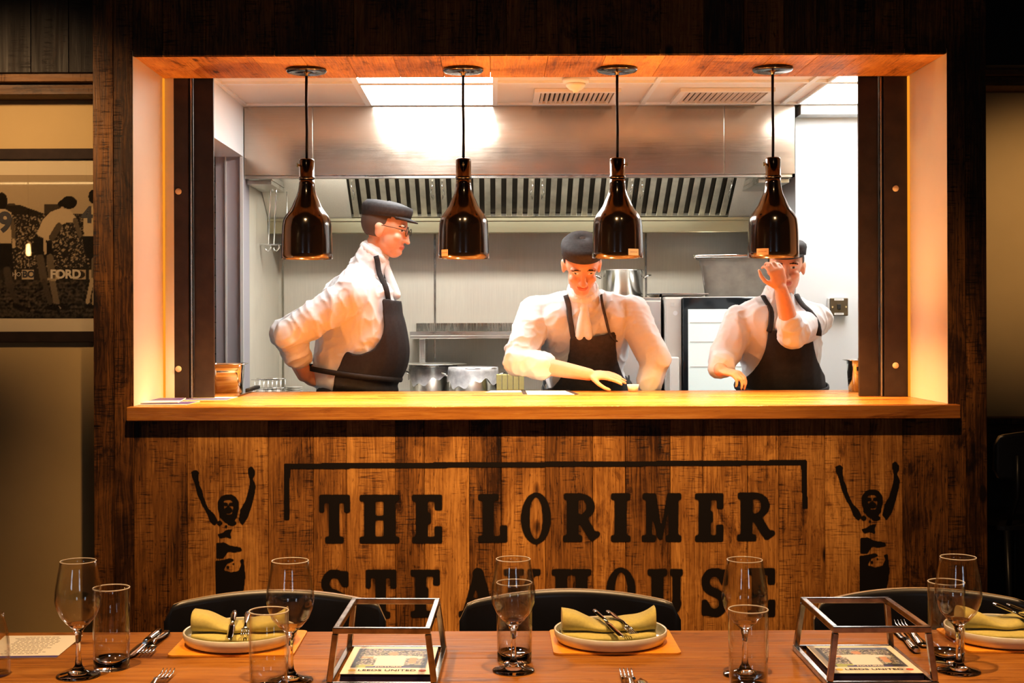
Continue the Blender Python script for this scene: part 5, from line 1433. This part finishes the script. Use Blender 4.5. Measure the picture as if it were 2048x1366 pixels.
def booklet(label, x, y, rz):
    t = thing('booklet', label, 'booklet', (x, y, TT + .0012), rz, 'football programme booklets in the stands')
    w, d, th = .0715, .088, .011
    k = MB()
    for i in range(3): k.box((-w + .0006 * i, -d + .0005 * i, th * i / 3), (w - .0004 * i, d - .0006 * i, th * (i + .9) / 3))
    k.build('page_block', M['navy'], t)
    st = .002; xs = np.arange(-w, w + st * .5, st); ys = np.arange(-d, d + st * .5, st); gx, gy = np.meshgrid(xs, ys); rng = np.random.default_rng(5)
    col = np.ones(gx.shape + (3,)) * np.array((.86, .78, .66))
    inn = (np.abs(gx) < w - .011) & (gy < d - .012) & (gy > -d + .040); bk = (.05, .055, .07)
    col[inn] = bk
    r1 = rng.random(gx.shape); crowd = inn & (gy > -.03) & (r1 > .45) & (np.abs(gx) < .055)
    pal = np.array([(.5, .45, .42), (.25, .22, .25), (.6, .5, .45), (.12, .12, .16), (.45, .5, .25), (.7, .66, .6)]); col[crowd] = pal[rng.integers(0, 6, crowd.sum())]
    col[inn & (gy > d - .024) & (gx > -.02)] = (.12, .17, .33)
    body = (np.abs(gx - .0) < .024) & (gy < .028) & (gy > -.036); arm = (np.abs(gy - .022 + np.abs(gx) * .10) < .008) & (np.abs(gx) < .05); col[inn & (body | arm)] = (.80, .77, .72)
    col[inn & (((gx) / .008) ** 2 + ((gy - .041) / .011) ** 2 < 1)] = (.62, .32, .18)
    col[inn & (np.abs(gx - .036) < .006) & (gy < .016) & (gy > -.02)] = (.62, .32, .16); col[inn & (np.abs(gx + .040) < .010) & (np.abs(gy - .017) < .006)] = (.62, .34, .18)
    col[inn & (np.abs(gx + .038) < .014) & (gy < -.030)] = np.array((.40, .45, .12))
    col[(np.abs(gx - .0) < .036) & (gy < -.040) & (gy > -.049)] = (.06, .05, .22)
    nx = len(xs); ny = len(ys); ii, jj = np.meshgrid(np.arange(nx - 1), np.arange(ny - 1)); a = (jj * nx + ii).ravel()
    me = bpy.data.meshes.new('cover'); me.from_pydata(np.stack([gx.ravel(), gy.ravel(), np.full(gx.size, th + .0003)], 1).tolist(), [], np.stack([a, a + 1, a + nx + 1, a + nx], 1).tolist())
    o = link('cover', me, M['print'], t); set_attr(o, 'paint', np.concatenate([col.reshape(-1, 3), np.ones((gx.size, 1))], 1), 'FLOAT_COLOR')
    q = link('cover_lettering', text_mesh('LEEDS UNITED', .0135, 1.05, 0, .0002), M['ink'], o); q.location = (0, -d + .022, th + .0008)
    q = link('cover_lettering', text_mesh('FIXTURES', .010, 1.0, 0, .0002), M['paper'], o); q.location = (0, -.0445, th + .0008)
    for xq, mt in ((-.055, plain('badge_yellow', (.75, .52, .08), .5)), (.056, plain('badge_red', (.65, .12, .06), .5))):
        k = MB(); k.prism([(.006 * math.cos(2 * PI * i / 16), .006 * math.sin(2 * PI * i / 16)) for i in range(16)], Matrix.Translation((xq, -d + .022, th + .0004)), .0003); k.build('round_badge', mt, o)
    return t
table_stand('welded steel bar stand left of the central glasses', -.170, 2.178, math.radians(-1.6)); booklet('programme booklet inside the left steel stand', -.168, 2.192, math.radians(-1.6))
table_stand('welded steel bar stand near the right end of the table', .593, 2.175, 0); booklet('programme booklet inside the right steel stand', .597, 2.189, 0)
# menu sheet at left
pts = [on_z(*c_, TT) for c_ in ((-40, 1318), (113, 1316), (166, 1272), (10, 1273))]; c = sum(pts, Vector()) / 4
t = thing('menu_sheet', 'white printed menu sheet on the table behind the leftmost wine glass', 'menu', (c.x, c.y, TT + .0006))
k = MB(); k.prism([(p.x - c.x, p.y - c.y) for p in pts], I4, .0008); k.build('sheet', M['paper'], t)
k = MB(); lp = lambda f, g: pts[0].lerp(pts[1], f).lerp(pts[3].lerp(pts[2], f), g) - c
for i in range(13):
    g = .16 + .062 * i; a = random.uniform(.18, .3); b_ = 1.0 - random.uniform(.18, .3)
    for j in range(9):
        f0 = a + (b_ - a) * j / 9; f1 = f0 + (b_ - a) / 9 * random.uniform(.55, .9)
        q = [lp(f0, g), lp(f1, g), lp(f1, g + .02), lp(f0, g + .02)]; k.prism([(p.x, p.y) for p in q], Matrix.Translation((0, 0, .0008)), .0002)
k.build('text_row', M['papergrey'], t)
k = MB(); q = [lp(0, .0), lp(1, .0), lp(1, .07), lp(0, .07)]; k.prism([(p.x, p.y) for p in q], Matrix.Translation((0, 0, .0008)), .0003); k.build('footer_band', M['purple'], t)

# ================================================================== LAMPS OUT OF FRAME THAT SHOW AS REFLECTIONS
t = thing('pendant_lamp', 'bare filament bulb pendant mirrored in the picture glass', 'pendant lamp', (-2.88, 2.0, 1.745))
k = MB(); k.lathe([(0, -.03), (.010, -.026), (.015, -.01), (.013, .015), (.009, .045), (0, .045)], 24); k.build('bulb', M['pendantbulb'], t)
k = MB(); k.lathe([(0, .046), (.018, .046), (.018, .09), (0, .09)], 20); k.build('cap', M['brass'], t)
k = MB(); k.tube([(0, 0, .0905), (0, 0, HC - 1.745)], .003, 8); k.build('cord', M['cord'], t)

t = thing('strip_light', 'warm linear strip light mirrored across the top of the framed photograph', 'strip light', (-2.85, 1.9, 2.176))
k = MB(); k.box((-.4, -.006, -.005), (.4, .006, .005)); k.build('diffuser', M['strip'], t)
for xq in (-.3, .3):
    k = MB(); k.tube([(xq, 0, .0055), (xq, 0, HC - 2.176)], .003, 8); k.build('hanger', M['cord'], t)

# ================================================================== LIGHTS
def light(kind, name, loc, energy, color, target=None, **kw):
    l = bpy.data.lights.new(name, kind); l.energy = energy; l.color = color
    for k_, v in kw.items(): setattr(l, k_, v)
    o = bpy.data.objects.new(name, l); C.objects.link(o); o.location = loc
    if target is not None: o.rotation_euler = (Vector(target) - Vector(loc)).to_track_quat('-Z', 'Y').to_euler()
    return o
WARM = (1, .62, .30)
for i, px in enumerate((613.5, 927, 1235, 1546)):
    x = X(px, 5.185, 350)
    light('SPOT', 'heat_lamp_light', (x, 5.185, 1.545), 105, (1, .52, .17), (x, 5.185, 0), spot_size=math.radians(136), spot_blend=1.0, shadow_soft_size=.04)
    light('SPOT', 'counter_bounce_fill', (x + .15, 5.12, 1.03), 25, (1, .57, .19), (x + .15, 5.16, 3), spot_size=math.radians(125), spot_blend=1.0, shadow_soft_size=0)  # added spot without a fixture, imitates light bounced up from the counter
# kitchen
light('AREA', 'splashback_fill', (.1, 7.06, 2.115), 13, (1, .96, .88), (.1, 7.9, 1.2), shape='RECTANGLE', size=2.2, size_y=.08)  # added unseen light below the hood, brightens the splashback
# spots on the plank wall and table
for x, e in ((-.70, 250), (.15, 300), (1.0, 165)):
    light('SPOT', 'ceiling_spot', (x, 3.3, 2.95), e, WARM, (x + .05, YW, .55), spot_size=math.radians(56), spot_blend=1.0, shadow_soft_size=.03)
for x, e in ((-.75, 160), (.25, 165), (1.2, 90)):
    light('SPOT', 'table_spot', (x, 1.75, 2.9), e, WARM, (x, 2.2, .75), spot_size=math.radians(60), spot_blend=.8, shadow_soft_size=.025)
light('SPOT', 'picture_spot', (-2.2, 3.7, 2.35), 95, (1, .64, .33), (-1.70, YA, 1.82), spot_size=math.radians(52), spot_blend=1.0, shadow_soft_size=.05)
light('SPOT', 'corner_spot', (2.5, 4.3, 2.3), 60, (1, .66, .36), (2.35, YA2, 1.68), spot_size=math.radians(44), spot_blend=1.0, shadow_soft_size=.05)
W = bpy.data.worlds.new('World'); S.world = W; W.use_nodes = True
W.node_tree.nodes['Background'].inputs[0].default_value = (.9, .75, .6, 1); W.node_tree.nodes['Background'].inputs[1].default_value = .015

# ================================================================== CAMERA
cd = bpy.data.cameras.new('camera'); cam = bpy.data.objects.new('camera', cd); C.objects.link(cam); S.camera = cam
cam.location = (0, 0, ZC)
cam.matrix_world = Matrix.Translation((0, 0, ZC)) @ Matrix.Rotation(PI / 2, 4, 'X') @ Matrix.Rotation(-ROLL, 4, 'Z')
cd.sensor_width = 36; cd.sensor_fit = 'HORIZONTAL'; cd.lens = F / 2048 * 36
cd.shift_x = (1024 - CX) / 2048; cd.shift_y = -(683 - CY) / 2048
cd.clip_start = .05; cd.clip_end = 50
S.view_settings.view_transform = 'Standard'
S.view_settings.look = 'Medium High Contrast'
S.view_settings.exposure = 0.0
S.cycles.caustics_reflective = False; S.cycles.caustics_refractive = False
S.cycles.max_bounces = 9; S.cycles.diffuse_bounces = 4; S.cycles.glossy_bounces = 4; S.cycles.transmission_bounces = 8; S.cycles.transparent_max_bounces = 16
S.cycles.adaptive_threshold = .04; S.cycles.sample_clamp_indirect = 6
